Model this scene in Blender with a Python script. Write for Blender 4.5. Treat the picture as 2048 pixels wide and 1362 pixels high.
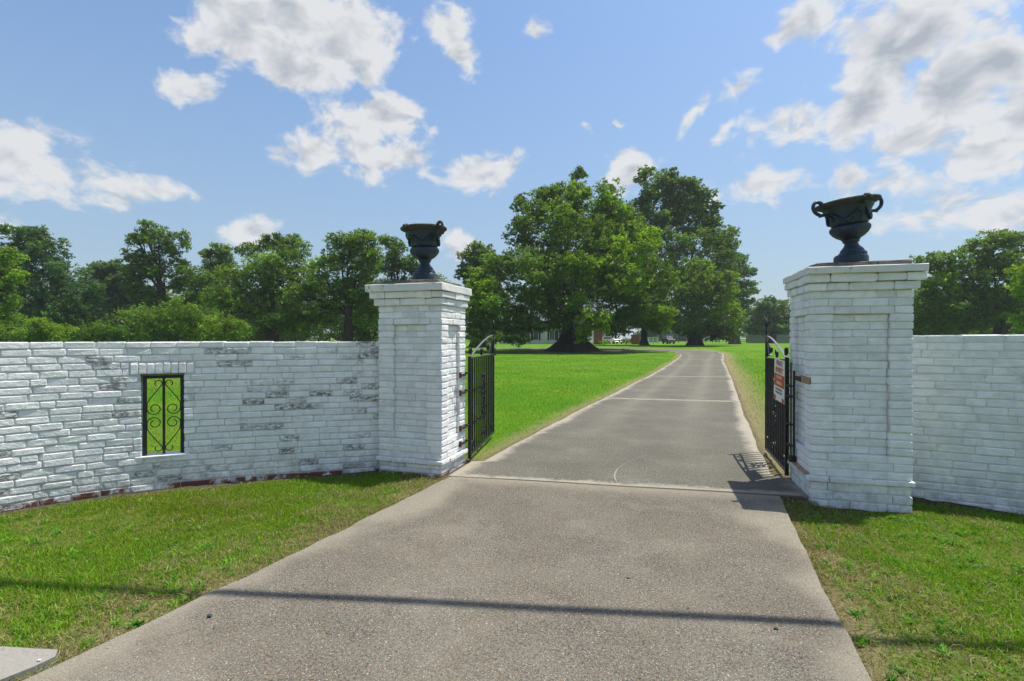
import bpy, bmesh, math, random
import numpy as np
from mathutils import Vector, Matrix

for o in list(bpy.data.objects): bpy.data.objects.remove(o)
S = bpy.context.scene
COL = S.collection
rnd = random.Random(7)
RG = np.random.default_rng(11)

# ------------------------------------------------------------------ camera, sky, sun
YAW = math.radians(17.5)
EYE = 1.65
cam = bpy.data.objects.new('camera', bpy.data.cameras.new('camera'))
COL.objects.link(cam)
cam.location = (0, 0, EYE)
cam.rotation_euler = (math.radians(90 - 0.28), 0, YAW)
cam.data.sensor_width = 36
cam.data.lens = 36 * 1030 / 2048
cam.data.clip_start = 0.05
cam.data.clip_end = 6000
S.camera = cam

SUN = Vector((0.667, 0.512, 2.37)).normalized()
SUN_EL = math.asin(SUN.z)
SUN_AZ = math.atan2(SUN.x, SUN.y)
sd = bpy.data.lights.new('sun', 'SUN')
sd.energy = 5.0
sd.angle = math.radians(0.53)
sd.color = (1.0, 0.955, 0.88)
so = bpy.data.objects.new('sun', sd)
so.rotation_euler = SUN.to_track_quat('Z', 'Y').to_euler()
so.location = (10, 8, 40)
COL.objects.link(so)

S.view_settings.view_transform = 'Standard'
S.view_settings.look = 'None'
S.view_settings.exposure = 0.42
S.view_settings.gamma = 1
S.view_settings.use_curve_mapping = False
S.render.engine = 'CYCLES'
S.cycles.max_bounces = 8
S.cycles.transparent_max_bounces = 8

SKY_STRENGTH = 0.15
CLOUDS = [(-45.8, 27.8, 5.2, 3.1, 35), (-40.3, 29.6, 7.5, 4.4, 8), (-35.0, 28.9, 5.8, 4.3, 6), (-37.9, 26.4, 6.0, 2.0, 7), (-42.7, 26.6, 4.6, 3.0, -9), (-31.9, 31.3, 3.2, 1.5, 6), (-47.5, 29.6, 3.1, 1.8, 13), (-49.6, 22.3, 2.4, 1.7, -15), (-48.1, 21.9, 1.3, 0.8, -27), (-24.1, 31.1, 2.4, 2.4, 17), (-23.0, 28.9, 2.5, 1.9, 2), (-32.4, 21.8, 5.6, 2.5, 11), (-37.9, 18.9, 4.8, 1.7, 10), (-32.9, 18.9, 5.8, 1.9, -1), (-29.2, 18.7, 3.2, 1.5, -16), (-40.3, 17.8, 2.9, 0.7, 7), (-21.1, 17.8, 4.7, 2.2, 0), (-18.8, 18.6, 2.5, 1.2, 0), (-60.2, 15.6, 3.1, 2.0, 19), (-62.3, 13.4, 2.4, 2.9, 12), (-59.1, 12.9, 4.0, 1.8, 10), (-55.1, 13.2, 3.2, 1.5, 0), (-51.5, 13.0, 2.3, 0.9, -6), (-44.5, 10.8, 2.5, 1.8, 5), (-41.8, 10.1, 2.4, 1.0, 4), (-61.8, 9.3, 1.3, 0.7, 9), (-5.1, 17.2, 2.5, 2.7, -4), (-23.5, 10.2, 1.6, 1.9, 59), (8.0, 15.1, 4.8, 2.0, -2), (4.5, 14.7, 2.8, 1.2, -6), (11.3, 15.5, 2.1, 1.1, -8), (6.4, 24.6, 2.4, 1.4, 36), (7.3, 25.7, 1.4, 0.8, -11), (1.6, 21.8, 2.6, 0.7, 44), (5.0, 20.5, 0.9, 1.3, -26), (10.4, 20.3, 4.6, 1.8, -6), (15.8, 20.3, 3.1, 2.2, 27), (15.0, 17.8, 2.1, 1.1, -26), (13.4, 28.3, 3.3, 1.9, 9), (10.9, 27.9, 1.8, 1.0, 5), (-5.3, 32.2, 1.1, 0.5, -6), (-15.2, 30.7, 1.6, 0.6, -1), (18.0, 23.7, 4.7, 4.7, 24), (21.9, 24.8, 5.5, 3.8, 3), (22.9, 19.8, 4.8, 4.3, 8), (25.7, 20.8, 3.0, 3.1, -18), (20.5, 16.8, 3.4, 2.4, -13), (24.8, 15.1, 3.4, 2.4, 6), (27.1, 17.1, 2.5, 3.2, -16), (16.5, 14.3, 1.9, 1.5, -9), (19.5, 13.6, 3.1, 1.5, -10), (24.8, 11.2, 4.3, 1.6, -10), (21.2, 10.6, 3.9, 1.3, -9), (26.8, 9.3, 2.2, 1.2, -9), (23.8, 24.2, 4.3, 2.1, -19), (-9.2, 21.7, 0.8, 0.5, -3), (-5.7, 22.5, 0.6, 0.3, -4)]


class NT:
    """tiny helper for writing node trees"""
    def __init__(self, tree):
        self.t = tree; self.n = tree.nodes; self.l = tree.links

    def new(self, kind, ins=None, **props):
        nd = self.n.new(kind)
        for k, v in props.items(): setattr(nd, k, v)
        for k, v in (ins or {}).items(): self.put(nd.inputs[k], v)
        return nd

    def put(self, sock, v):
        if isinstance(v, bpy.types.NodeSocket): self.l.new(v, sock)
        elif isinstance(v, bpy.types.Node): self.l.new(v.outputs[0], sock)
        else:
            if sock.type == 'RGBA' and hasattr(v, '__len__') and len(v) == 3: v = (*v, 1)
            sock.default_value = v

    def m(self, op, a, b=0.0, c=None, clamp=False):
        nd = self.new('ShaderNodeMath', {0: a, 1: b}, operation=op, use_clamp=clamp)
        if c is not None: self.put(nd.inputs[2], c)
        return nd.outputs[0]

    def mix(self, fac, a, b, blend='MIX'):
        nd = self.new('ShaderNodeMix', data_type='RGBA', blend_type=blend)
        self.put(nd.inputs[0], fac); self.put(nd.inputs[6], a); self.put(nd.inputs[7], b)
        return nd.outputs[2]

    def ss(self, v, lo, hi, a=0.0, b=1.0):
        nd = self.new('ShaderNodeMapRange', {0: v, 1: lo, 2: hi, 3: a, 4: b}, interpolation_type='SMOOTHSTEP')
        return nd.outputs[0]

    def noise(self, vec, scale, detail=4, rough=.55, dist=0.0, out=0):
        nd = self.new('ShaderNodeTexNoise', {'Vector': vec, 'Scale': scale, 'Detail': detail, 'Roughness': rough, 'Distortion': dist})
        return nd.outputs[out]


W = bpy.data.worlds.new('World'); S.world = W; W.use_nodes = True
def build_world():
    t = W.node_tree; t.nodes.clear(); N = NT(t)
    sky = N.new('ShaderNodeTexSky', sky_type='NISHITA', sun_disc=False, sun_elevation=SUN_EL,
                sun_rotation=SUN_AZ, air_density=1.25, dust_density=1.6, ozone_density=1.6)
    tc = N.new('ShaderNodeTexCoord')
    sep = N.new('ShaderNodeSeparateXYZ', {0: tc.outputs['Generated']})
    az = N.m('DEGREES', N.m('ARCTAN2', sep.outputs[0], sep.outputs[1]))
    el = N.m('DEGREES', N.m('ARCSINE', sep.outputs[2]))
    base = N.new('ShaderNodeCombineXYZ', {0: az, 1: el}).outputs[0]
    dirv = tc.outputs['Generated']
    wn = N.noise(dirv, 9.0, 3, .5, out=1)
    w1 = N.new('ShaderNodeVectorMath', {0: wn, 1: (.5, .5, .5)}, operation='SUBTRACT')
    w2 = N.new('ShaderNodeVectorMath', {0: w1.outputs[0], 'Scale': 5.0}, operation='SCALE')
    wv = N.new('ShaderNodeVectorMath', {0: base, 1: w2.outputs[0]}, operation='ADD')
    sx = N.new('ShaderNodeSeparateXYZ', {0: wv.outputs[0]})
    flat = N.new('ShaderNodeCombineXYZ', {0: sx.outputs[0], 1: sx.outputs[1]}).outputs[0]
    cover = None
    for (a, e, rx, ry, ro) in CLOUDS:
        mp = N.new('ShaderNodeMapping', {'Vector': flat, 'Location': (a, e, 0), 'Rotation': (0, 0, math.radians(ro)), 'Scale': (rx * 1.06, ry * 1.08, 1)}, vector_type='TEXTURE')
        ln = N.new('ShaderNodeVectorMath', {0: mp.outputs[0]}, operation='LENGTH')
        kk = min(1.0, max(.42, ry / 2.6))
        v = N.m('MULTIPLY_ADD', ln.outputs['Value'], -kk, kk)
        cover = v if cover is None else N.m('SMOOTH_MAX', cover, v, .12)
    sc = N.new('ShaderNodeVectorMath', {0: dirv, 1: (1, 1, 1.5)}, operation='MULTIPLY').outputs[0]
    f1 = N.noise(sc, 15.0, 6, .60, .3)
    f2 = N.noise(sc, 5.0, 2, .5, 0)
    # outside the part of the sky in view the same scattered cumulus goes on
    inview = N.m('MULTIPLY', N.m('MULTIPLY', N.ss(az, -76, -68), N.ss(az, 40, 33)), N.ss(el, 40, 35))
    rest = N.m('MULTIPLY', N.m('SUBTRACT', N.noise(sc, 3.1, 3, .5), .56), 6.0)
    rest = N.m('SUBTRACT', rest, N.m('MULTIPLY', inview, 4.0))
    cc = N.m('MAXIMUM', N.m('MAXIMUM', cover, rest), -.8)
    dens = N.m('ADD', N.m('ADD', cc, .02), N.m('MULTIPLY', N.m('SUBTRACT', f1, .5), 2.1))
    alpha = N.ss(dens, -.03, 0.47)
    # relief: the same billows sampled a little towards the sun
    off = N.new('ShaderNodeVectorMath', {0: sc, 1: tuple(SUN * .030)}, operation='ADD').outputs[0]
    f3 = N.noise(off, 15.0, 3, .58, .3)
    relief = N.m('MULTIPLY', N.m('SUBTRACT', f1, f3), 3.4)
    thick = N.ss(N.m('ADD', dens, N.m('MULTIPLY', N.m('SUBTRACT', f2, .5), 2.0)), 0.35, 1.45)
    shade = N.m('ADD', thick, N.m('MULTIPLY', relief, -1.0), clamp=True)
    k = 0.74 / (SKY_STRENGTH * 2 ** .40)
    ccol = N.mix(shade, (k * 1.04, k * 1.05, k * 1.07), (k * .58, k * .63, k * .70))
    haze = N.ss(el, 2.0, 34.0, .55, .0)
    hz = N.mix(haze, sky.outputs[0], (k * .66, k * .78, k * .92))
    skyc = N.mix(1.0, hz, (.655, .745, .835), 'MULTIPLY')
    col = N.mix(N.m('MULTIPLY', alpha, .96), skyc, ccol)
    bg = N.new('ShaderNodeBackground', {0: col, 1: SKY_STRENGTH})
    out = N.new('ShaderNodeOutputWorld'); t.links.new(bg.outputs[0], out.inputs[0])
build_world()

# ------------------------------------------------------------------ helpers
R2 = np.array([math.cos(YAW), math.sin(YAW)]); F2 = np.array([-math.sin(YAW), math.cos(YAW)])
_f = 1030.0; _p = math.radians(.28)
def terrain(x, y):
    d = np.hypot(x, y); t = np.clip((d - 45) / 43, 0, 1)
    return .45 * t * t * (3 - 2 * t)
def at(px, py, Y):
    """a real place: horizontal distance Y ahead, on the bearing/elevation measured in the photo"""
    lat = (px - 1024) / _f; up = (681 - py) / _f
    F = np.array([F2[0] * math.cos(_p), F2[1] * math.cos(_p), -math.sin(_p)])
    U = np.array([F2[0] * math.sin(_p), F2[1] * math.sin(_p), math.cos(_p)])
    r = F + np.array([R2[0], R2[1], 0]) * lat + U * up
    return np.array([0, 0, EYE]) + r * (Y / (r[0] * F2[0] + r[1] * F2[1]))

def tag(o, label=None, cat=None, group=None, kind=None):
    if label: o['label'] = label
    if cat: o['category'] = cat
    if group: o['group'] = group
    if kind: o['kind'] = kind
    return o
def link(name, data, parent=None, loc=None):
    o = bpy.data.objects.new(name, data); COL.objects.link(o)
    if parent is not None: o.parent = parent
    if loc is not None: o.location = loc
    return o
def empty(name, loc=(0, 0, 0), rz=0):
    o = link(name, None, None, loc); o.rotation_euler = (0, 0, rz); o.empty_display_size = .2
    return o
def mesh_np(name, V, faces_flat, counts, mat, smooth=False, colors=None, attrs=None):
    me = bpy.data.meshes.new(name)
    V = np.asarray(V, np.float32); ff = np.asarray(faces_flat, np.int32).ravel()
    if np.isscalar(counts): counts = np.full(len(ff) // counts, counts, np.int32)
    counts = np.asarray(counts, np.int32)
    me.vertices.add(len(V)); me.vertices.foreach_set('co', V.ravel())
    me.loops.add(len(ff)); me.loops.foreach_set('vertex_index', ff)
    me.polygons.add(len(counts))
    me.polygons.foreach_set('loop_start', np.concatenate([[0], np.cumsum(counts)[:-1]]).astype(np.int32))
    me.polygons.foreach_set('use_smooth', np.full(len(counts), smooth))
    me.update(calc_edges=True)
    if colors is not None:
        a = me.color_attributes.new('tint', 'FLOAT_COLOR', 'POINT')
        c = np.ones((len(V), 4), np.float32); c[:, :3] = colors; a.data.foreach_set('color', c.ravel())
    for k, v in (attrs or {}).items():
        a = me.attributes.new(k, 'FLOAT', 'POINT'); a.data.foreach_set('value', np.asarray(v, np.float32))
    if mat: me.materials.append(mat)
    return me

class MB:
    """collects boxes, tubes and lathes into one mesh"""
    def __init__(self): self.v = []; self.f = []; self.s = []
    def add(self, vs, fs, smooth=False):
        b = len(self.v); self.v += [tuple(p) for p in vs]; self.f += [tuple(i + b for i in q) for q in fs]; self.s += [smooth] * len(fs)
    def box(self, c, s, rz=0, bev=0.0, M=None):
        cx, cy, cz = c; x, y, z = s[0] / 2, s[1] / 2, s[2] / 2
        if bev > 0:
            b = min(bev, x * .9, y * .9, z * .9); vs = []; 
            for sz in (-1, 1):
                for sy in (-1, 1):
                    for sx in (-1, 1):
                        vs += [(sx * (x - b), sy * (y - b), sz * z), (sx * (x - b), sy * y, sz * (z - b)), (sx * x, sy * (y - b), sz * (z - b))]
            g = lambda sx, sy, sz, k: ((sz > 0) * 4 + (sy > 0) * 2 + (sx > 0)) * 3 + k
            fs = [(g(-1, -1, 1, 0), g(1, -1, 1, 0), g(1, 1, 1, 0), g(-1, 1, 1, 0)), (g(-1, 1, -1, 0), g(1, 1, -1, 0), g(1, -1, -1, 0), g(-1, -1, -1, 0)),
                  (g(-1, -1, -1, 1), g(1, -1, -1, 1), g(1, -1, 1, 1), g(-1, -1, 1, 1)), (g(1, 1, -1, 1), g(-1, 1, -1, 1), g(-1, 1, 1, 1), g(1, 1, 1, 1)),
                  (g(1, -1, -1, 2), g(1, 1, -1, 2), g(1, 1, 1, 2), g(1, -1, 1, 2)), (g(-1, 1, -1, 2), g(-1, -1, -1, 2), g(-1, -1, 1, 2), g(-1, 1, 1, 2))]
            for sy in (-1, 1):
                for sz in (-1, 1):
                    q = [g(-1, sy, sz, 0), g(1, sy, sz, 0), g(1, sy, sz, 1), g(-1, sy, sz, 1)]
                    fs.append(tuple(q if sy * sz < 0 else q[::-1]))
            for sx in (-1, 1):
                for sz in (-1, 1):
                    q = [g(sx, -1, sz, 0), g(sx, 1, sz, 0), g(sx, 1, sz, 2), g(sx, -1, sz, 2)]
                    fs.append(tuple(q if sx * sz > 0 else q[::-1]))
            for sx in (-1, 1):
                for sy in (-1, 1):
                    q = [g(sx, sy, -1, 1), g(sx, sy, 1, 1), g(sx, sy, 1, 2), g(sx, sy, -1, 2)]
                    fs.append(tuple(q if sx * sy > 0 else q[::-1]))
            for sx in (-1, 1):
                for sy in (-1, 1):
                    for sz in (-1, 1):
                        q = (g(sx, sy, sz, 0), g(sx, sy, sz, 1), g(sx, sy, sz, 2)); fs.append(q if sx * sy * sz > 0 else q[::-1])
        else:
            vs = [(sx * x, sy * y, sz * z) for sz in (-1, 1) for sy in (-1, 1) for sx in (-1, 1)]
            fs = [(0, 2, 3, 1), (4, 5, 7, 6), (0, 1, 5, 4), (2, 6, 7, 3), (0, 4, 6, 2), (1, 3, 7, 5)]
        ca, sa = math.cos(rz), math.sin(rz)
        vs = [(cx + p[0] * ca - p[1] * sa, cy + p[0] * sa + p[1] * ca, cz + p[2]) for p in vs]
        if M is not None: vs = [tuple(M @ Vector(p)) for p in vs]
        self.add(vs, fs); return self
    def tube(self, pts, r, n=8, cap=True, flat=None):
        pts = [Vector(p) for p in pts]; k = len(pts)
        rs = r if hasattr(r, '__len__') else [r] * k
        ref = None; rings = []
        for i, p in enumerate(pts):
            tdir = (pts[min(i + 1, k - 1)] - pts[max(i - 1, 0)])
            if tdir.length < 1e-9: tdir = Vector((0, 0, 1))
            tdir.normalize()
            if ref is None: ref = Vector((0, 0, 1)) if abs(tdir.z) < .9 else Vector((1, 0, 0))
            u = tdir.cross(ref)
            if u.length < 1e-4: u = tdir.cross(Vector((0, 1, 0)))
            u.normalize(); w = u.cross(tdir); ref = w
            ring = []
            for j in range(n):
                a = 2 * math.pi * j / n + (math.pi / n)
                ring.append(p + u * math.cos(a) * rs[i] + w * math.sin(a) * rs[i])
            rings.append(ring)
        vs = [q for rg in rings for q in rg]; fs = []
        for i in range(k - 1):
            for j in range(n):
                a, b = i * n + j, i * n + (j + 1) % n; fs.append((a, b, b + n, a + n))
        if cap: fs += [tuple(range(n))[::-1], tuple((k - 1) * n + j for j in range(n))]
        self.add(vs, fs, n > 5); return self
    def strip(self, pts, w, t, axis):
        """flat bar following pts; w across axis direction, t in the plane"""
        A = Vector(axis).normalized(); pts = [Vector(p) for p in pts]; k = len(pts); vs = []
        for i, p in enumerate(pts):
            d = (pts[min(i + 1, k - 1)] - pts[max(i - 1, 0)]).normalized(); nn = d.cross(A).normalized()
            for sa, sn in ((-1, -1), (1, -1), (1, 1), (-1, 1)): vs.append(p + A * sa * w / 2 + nn * sn * t / 2)
        fs = []
        for i in range(k - 1):
            for j in range(4):
                a, b = i * 4 + j, i * 4 + (j + 1) % 4; fs.append((a, b, b + 4, a + 4))
        fs += [(0, 1, 2, 3), tuple((k - 1) * 4 + j for j in (3, 2, 1, 0))]
        self.add(vs, fs); return self
    def lathe(self, prof, n=48, mod=None, c=(0, 0, 0), M=None):
        vs = []; fs = []
        for i, (r, z) in enumerate(prof):
            for j in range(n):
                a = 2 * math.pi * j / n; rr = r * (mod(a, z) if mod else 1)
                vs.append(Vector((c[0] + rr * math.cos(a), c[1] + rr * math.sin(a), c[2] + z)))
        for i in range(len(prof) - 1):
            for j in range(n):
                a, b = i * n + j, i * n + (j + 1) % n; fs.append((a, b, b + n, a + n))
        if prof[0][0] > 1e-4: fs.append(tuple(range(n))[::-1])
        if prof[-1][0] > 1e-4: fs.append(tuple((len(prof) - 1) * n + j for j in range(n)))
        if M is not None: vs = [M @ p for p in vs]
        self.add(vs, fs, True); return self
    def mesh(self, name, mat):
        me = bpy.data.meshes.new(name); me.from_pydata([tuple(v) for v in self.v], [], self.f)
        me.polygons.foreach_set('use_smooth', self.s); me.materials.append(mat); me.update(); return me
    def build(self, name, mat, parent=None, loc=None):
        return link(name, self.mesh(name, mat), parent, loc)

# ------------------------------------------------------------------ materials
def material(name):
    m = bpy.data.materials.new(name); m.use_nodes = True; m.node_tree.nodes.clear()
    N = NT(m.node_tree); out = N.new('ShaderNodeOutputMaterial')
    return m, N, out
def principled(N, out, col, rough=.8, bump=None, bdist=.01, bstr=.6, metal=0.0, spec=.3):
    b = N.new('ShaderNodeBsdfPrincipled', {'Base Color': col, 'Roughness': rough, 'Metallic': metal, 'Specular IOR Level': spec})
    if bump is not None:
        bn = N.new('ShaderNodeBump', {'Height': bump, 'Strength': bstr, 'Distance': bdist})
        N.l.new(bn.outputs[0], b.inputs['Normal'])
    N.l.new(b.outputs[0], out.inputs[0]); return b
def pos(N): return N.new('ShaderNodeNewGeometry').outputs['Position']
def rand_obj(N): return N.new('ShaderNodeObjectInfo').outputs['Random']

def mat_brick(name, dirt=.5, peel=.06, base=(.84, .845, .82)):
    m, N, out = material(name); P = pos(N); rv = rand_obj(N)
    z = N.new('ShaderNodeSeparateXYZ', {0: P}).outputs[2]
    big = N.noise(P, 1.3, 4, .6); med = N.noise(P, 9, 5, .65); fine = N.noise(P, 70, 4, .7); sp = N.noise(P, 30, 6, .8)
    col = N.mix(N.ss(med, .3, .75), base, tuple(c * .82 for c in base))
    tone = N.m('MULTIPLY', N.m('SUBTRACT', rv, .5), .16)
    col = N.mix(1.0, col, N.new('ShaderNodeCombineXYZ', {0: N.m('ADD', tone, 1.0), 1: N.m('ADD', tone, 1.0), 2: N.m('ADD', tone, 1.0)}).outputs[0], 'MULTIPLY')
    # grime that sits on individual bricks
    P2 = N.new('ShaderNodeMapping', {'Vector': P, 'Scale': (1, 1, 2.6)}).outputs[0]
    sp = N.noise(P2, 17, 7, .80)
    bsel = N.ss(N.m('ADD', rv, N.m('MULTIPLY', N.m('SUBTRACT', big, .5), 1.8)), 1.02 - .42 * dirt, 1.38 - .42 * dirt)
    gr = N.m('MULTIPLY', N.m('MULTIPLY', bsel, N.ss(sp, .38, .58)), .95 * min(1, dirt * 1.3), clamp=True)
    col = N.mix(gr, col, (.13, .125, .115))
    sparse = N.m('MULTIPLY', N.ss(sp, .62, .70), N.ss(big, .42, .68))
    col = N.mix(N.m('MULTIPLY', sparse, .55 * dirt), col, (.12, .115, .10))
    # splash dirt, moss and bare red brick near the ground
    low = N.ss(z, .42, -.08)
    st = N.m('MULTIPLY', low, N.ss(N.noise(P, 6, 6, .75), .40, .66))
    col = N.mix(N.m('MULTIPLY', st, .75 if dirt > .4 else .45), col, (.17, .16, .125))
    vlow = N.ss(z, .03, .0)
    rd = N.m('MULTIPLY', vlow, N.ss(N.noise(P, 2.2, 5, .7), .56 - peel, .64 - peel))
    redc = N.mix(N.ss(fine, .35, .7), (.19, .060, .038), (.09, .05, .04))
    col = N.mix(rd if peel > 0 else 0.0, col, redc)
    pl = N.m('MULTIPLY', N.ss(N.noise(P, 4.3, 6, .7), .70, .74), N.ss(z, 1.2, .1))
    col = N.mix(N.m('MULTIPLY', pl, min(1, peel * 8)), col, redc)
    h = N.m('ADD', N.m('MULTIPLY', N.noise(P, 22, 5, .6), .8), N.m('MULTIPLY', fine, .30))
    principled(N, out, col, .72, h, .016, .8, spec=.25)
    return m
BRICK_L = mat_brick('painted_brick_weathered', 1.0, .10)
BRICK_R = mat_brick('painted_brick_clean', .35, .0, (.83, .84, .82))
BRICK_P = mat_brick('painted_brick_pillar', .25, .07, (.83, .83, .80))
BRICK_PR = mat_brick('painted_brick_pillar_clean', .15, .0, (.85, .85, .83))

def mat_simple(name, col, rough=.6, var=.15, scale=12, metal=0.0, spec=.35, bump=.004, spots=None):
    m, N, out = material(name); P = pos(N)
    n = N.noise(P, scale, 5, .65)
    c = N.mix(n, tuple(x * (1 - var) for x in col), tuple(x * (1 + var) for x in col))
    if spots: c = N.mix(N.ss(N.noise(P, spots[1], 6, .75), spots[2], spots[2] + .12), c, spots[0])
    principled(N, out, c, rough, n, bump, .6, metal, spec); return m
M_MORTAR = mat_simple('painted_mortar', (.54, .54, .51), .85, .22, 20)  # mortar greyed for joint dirt and to paint in shadow lines under courses
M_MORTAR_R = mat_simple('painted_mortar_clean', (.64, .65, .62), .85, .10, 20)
M_CAP = mat_simple('painted_capstone', (.68, .67, .63), .8, .14, 7, spots=((.25, .24, .20), 11, .58))
M_PLINTH = mat_simple('weathered_concrete_slab', (.14, .125, .105), .95, .35, 14, spots=((.06, .055, .05), 22, .5), bump=.01)
M_IRON = mat_simple('black_iron', (.011, .013, .016), .45, .3, 40, spec=.4, spots=((.03, .033, .037), 18, .6))
M_RUST = mat_simple('rusty_iron', (.050, .030, .024), .8, .5, 30, spots=((.17, .075, .03), 25, .54))
M_RUSTLT = mat_simple('rusty_whitewashed_iron', (.35, .26, .18), .8, .4, 30, spots=((.28, .11, .03), 28, .47))
M_GREYBAR = mat_simple('sunlit_grey_iron', (.10, .105, .11), .5, .2, 30, spec=.5, spots=((.12, .06, .04), 22, .62))  # paler than the black iron: sunlight on the bars put into the colour
M_FRAME = mat_simple('dark_weathered_iron', (.035, .032, .032), .75, .4, 25, spots=((.16, .12, .10), 18, .58))
M_URN = mat_simple('blue_black_cast_iron', (.012, .026, .045), .45, .4, 26, spec=.5, bump=.012, spots=((.05, .065, .07), 16, .57))
M_URNRIM = mat_simple('lichened_urn_rim', (.045, .050, .046), .9, .4, 35, bump=.015, spots=((.15, .115, .08), 30, .53))
M_SOIL = mat_simple('potting_soil', (.06, .045, .03), 1, .3, 30)
M_CABLE = mat_simple('black_cable', (.02, .02, .02), .6)
M_POLE = mat_simple('utility_pole_wood', (.14, .10, .07), .9, .3, 8)
M_SIGNW = mat_simple('sign_white', (.80, .80, .77), .45, .05, 30)
M_SIGNO = mat_simple('sign_orange', (.62, .07, .02), .45, .05, 30)
M_SIGNK = mat_simple('sign_black', (.05, .05, .06), .5, .05, 30)
M_WHITE = mat_simple('white_boards', (.72, .73, .72), .6, .06, 2)
M_SHUT = mat_simple('dark_green_shutter', (.018, .035, .04), .5, .1, 5)
M_GLASS = mat_simple('window_glass', (.03, .04, .045), .35, .2, 3, spec=.4)
M_ROOF = mat_simple('grey_slate_roof', (.11, .115, .125), .8, .2, 4)
M_REDBR = mat_simple('red_brick', (.27, .10, .075), .9, .25, 9)
M_BARK = mat_simple('bark', (.060, .050, .040), .95, .5, 6, bump=.08, spots=((.12, .115, .10), 4, .62))
M_BARKD = mat_simple('dark_bark', (.038, .032, .026), .95, .5, 6, bump=.08)
M_DEAD = mat_simple('bare_grey_twigs', (.30, .27, .23), .9, .2, 9)
M_FWOOD = mat_simple('grey_fence_wood', (.13, .11, .09), .9, .3, 5)
M_CARW = mat_simple('white_car_paint', (.68, .69, .70), .25, .03, 3, spec=.6)
M_CARD = mat_simple('dark_car_paint', (.018, .019, .025), .55, .1, 3, spec=.25)
M_RUBBER = mat_simple('tyre_rubber', (.02, .02, .02), .8, .1, 9)
M_BOARD = mat_simple('grey_board_fence', (.20, .205, .20), .85, .15, 3)
M_PEB = mat_simple('dark_stone', (.035, .037, .042), .7, .4, 60)
M_LIGHTST = mat_simple('pale_fragment', (.6, .6, .56), .7, .2, 60)
M_LAMP = mat_simple('red_lamp_lens', (.35, .02, .02), .3)
M_PALE = mat_simple('pale_gravel', (.55, .53, .48), .9, .1, 4)

def mat_leaf(name, trans=.45, rough=.5):
    m, N, out = material(name); P = pos(N)
    a = N.new('ShaderNodeAttribute', attribute_name='tint').outputs['Color']
    c = N.mix(N.noise(P, .8, 3, .6), N.mix(1, a, (.78, .78, .78), 'MULTIPLY'), N.mix(1, a, (1.28, 1.25, 1.15), 'MULTIPLY'))
    d = N.new('ShaderNodeBsdfPrincipled', {'Base Color': c, 'Roughness': rough, 'Specular IOR Level': .18})
    tcol = N.mix(1, c, (1.25, 1.35, .5), 'MULTIPLY')
    tr = N.new('ShaderNodeBsdfTranslucent', {'Color': tcol})
    mx = N.new('ShaderNodeMixShader', {0: trans, 1: d.outputs[0], 2: tr.outputs[0]})
    N.l.new(mx.outputs[0], out.inputs[0]); return m
M_LEAF = mat_leaf('live_oak_leaves')
M_GRASS = mat_leaf('grass_blades', .35, .6)

def mat_ground():
    m, N, out = material('lawn_ground'); P = pos(N)
    A = lambda k: N.new('ShaderNodeAttribute', attribute_name=k).outputs['Fac']
    dry, bare, lush = A('dry'), A('bare'), A('lush')
    n1 = N.noise(P, .35, 5, .6); n2 = N.noise(P, 3.5, 5, .65); n3 = N.noise(P, 45, 4, .7); n4 = N.noise(P, 160, 3, .7)
    front = N.mix(N.ss(n3, .35, .65), (.060, .105, .010), (.130, .170, .026))
    lawn = N.mix(N.ss(n3, .3, .7), (.048, .138, .004), (.085, .205, .006))
    lawn = N.mix(N.m('MULTIPLY', N.ss(n1, .42, .65), .7), lawn, (.135, .215, .012))
    lawn = N.mix(N.m('MULTIPLY', N.ss(n2, .50, .70), .45), lawn, (.045, .12, .008))
    lawn = N.mix(N.m('MULTIPLY', N.ss(N.noise(P, .12, 4, .65), .52, .66), .5), lawn, (.16, .20, .03))
    col = N.mix(lush, front, lawn)
    straw = N.mix(N.ss(n3, .35, .65), (.16, .125, .06), (.29, .24, .13))
    dd = N.m('MULTIPLY', dry, N.ss(N.m('ADD', n2, N.m('MULTIPLY', dry, .35)), .42, .72))
    col = N.mix(dd, col, straw)
    soil = N.mix(N.ss(n3, .35, .65), (.060, .046, .030), (.135, .105, .070))
    col = N.mix(N.m('MULTIPLY', bare, N.ss(N.m('ADD', n2, N.m('MULTIPLY', bare, .3)), .35, .65)), col, soil)
    h = N.m('ADD', n3, N.m('MULTIPLY', n4, .6))
    principled(N, out, col, .95, h, .03, .8, spec=.1); return m
M_GROUND = mat_ground()

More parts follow.
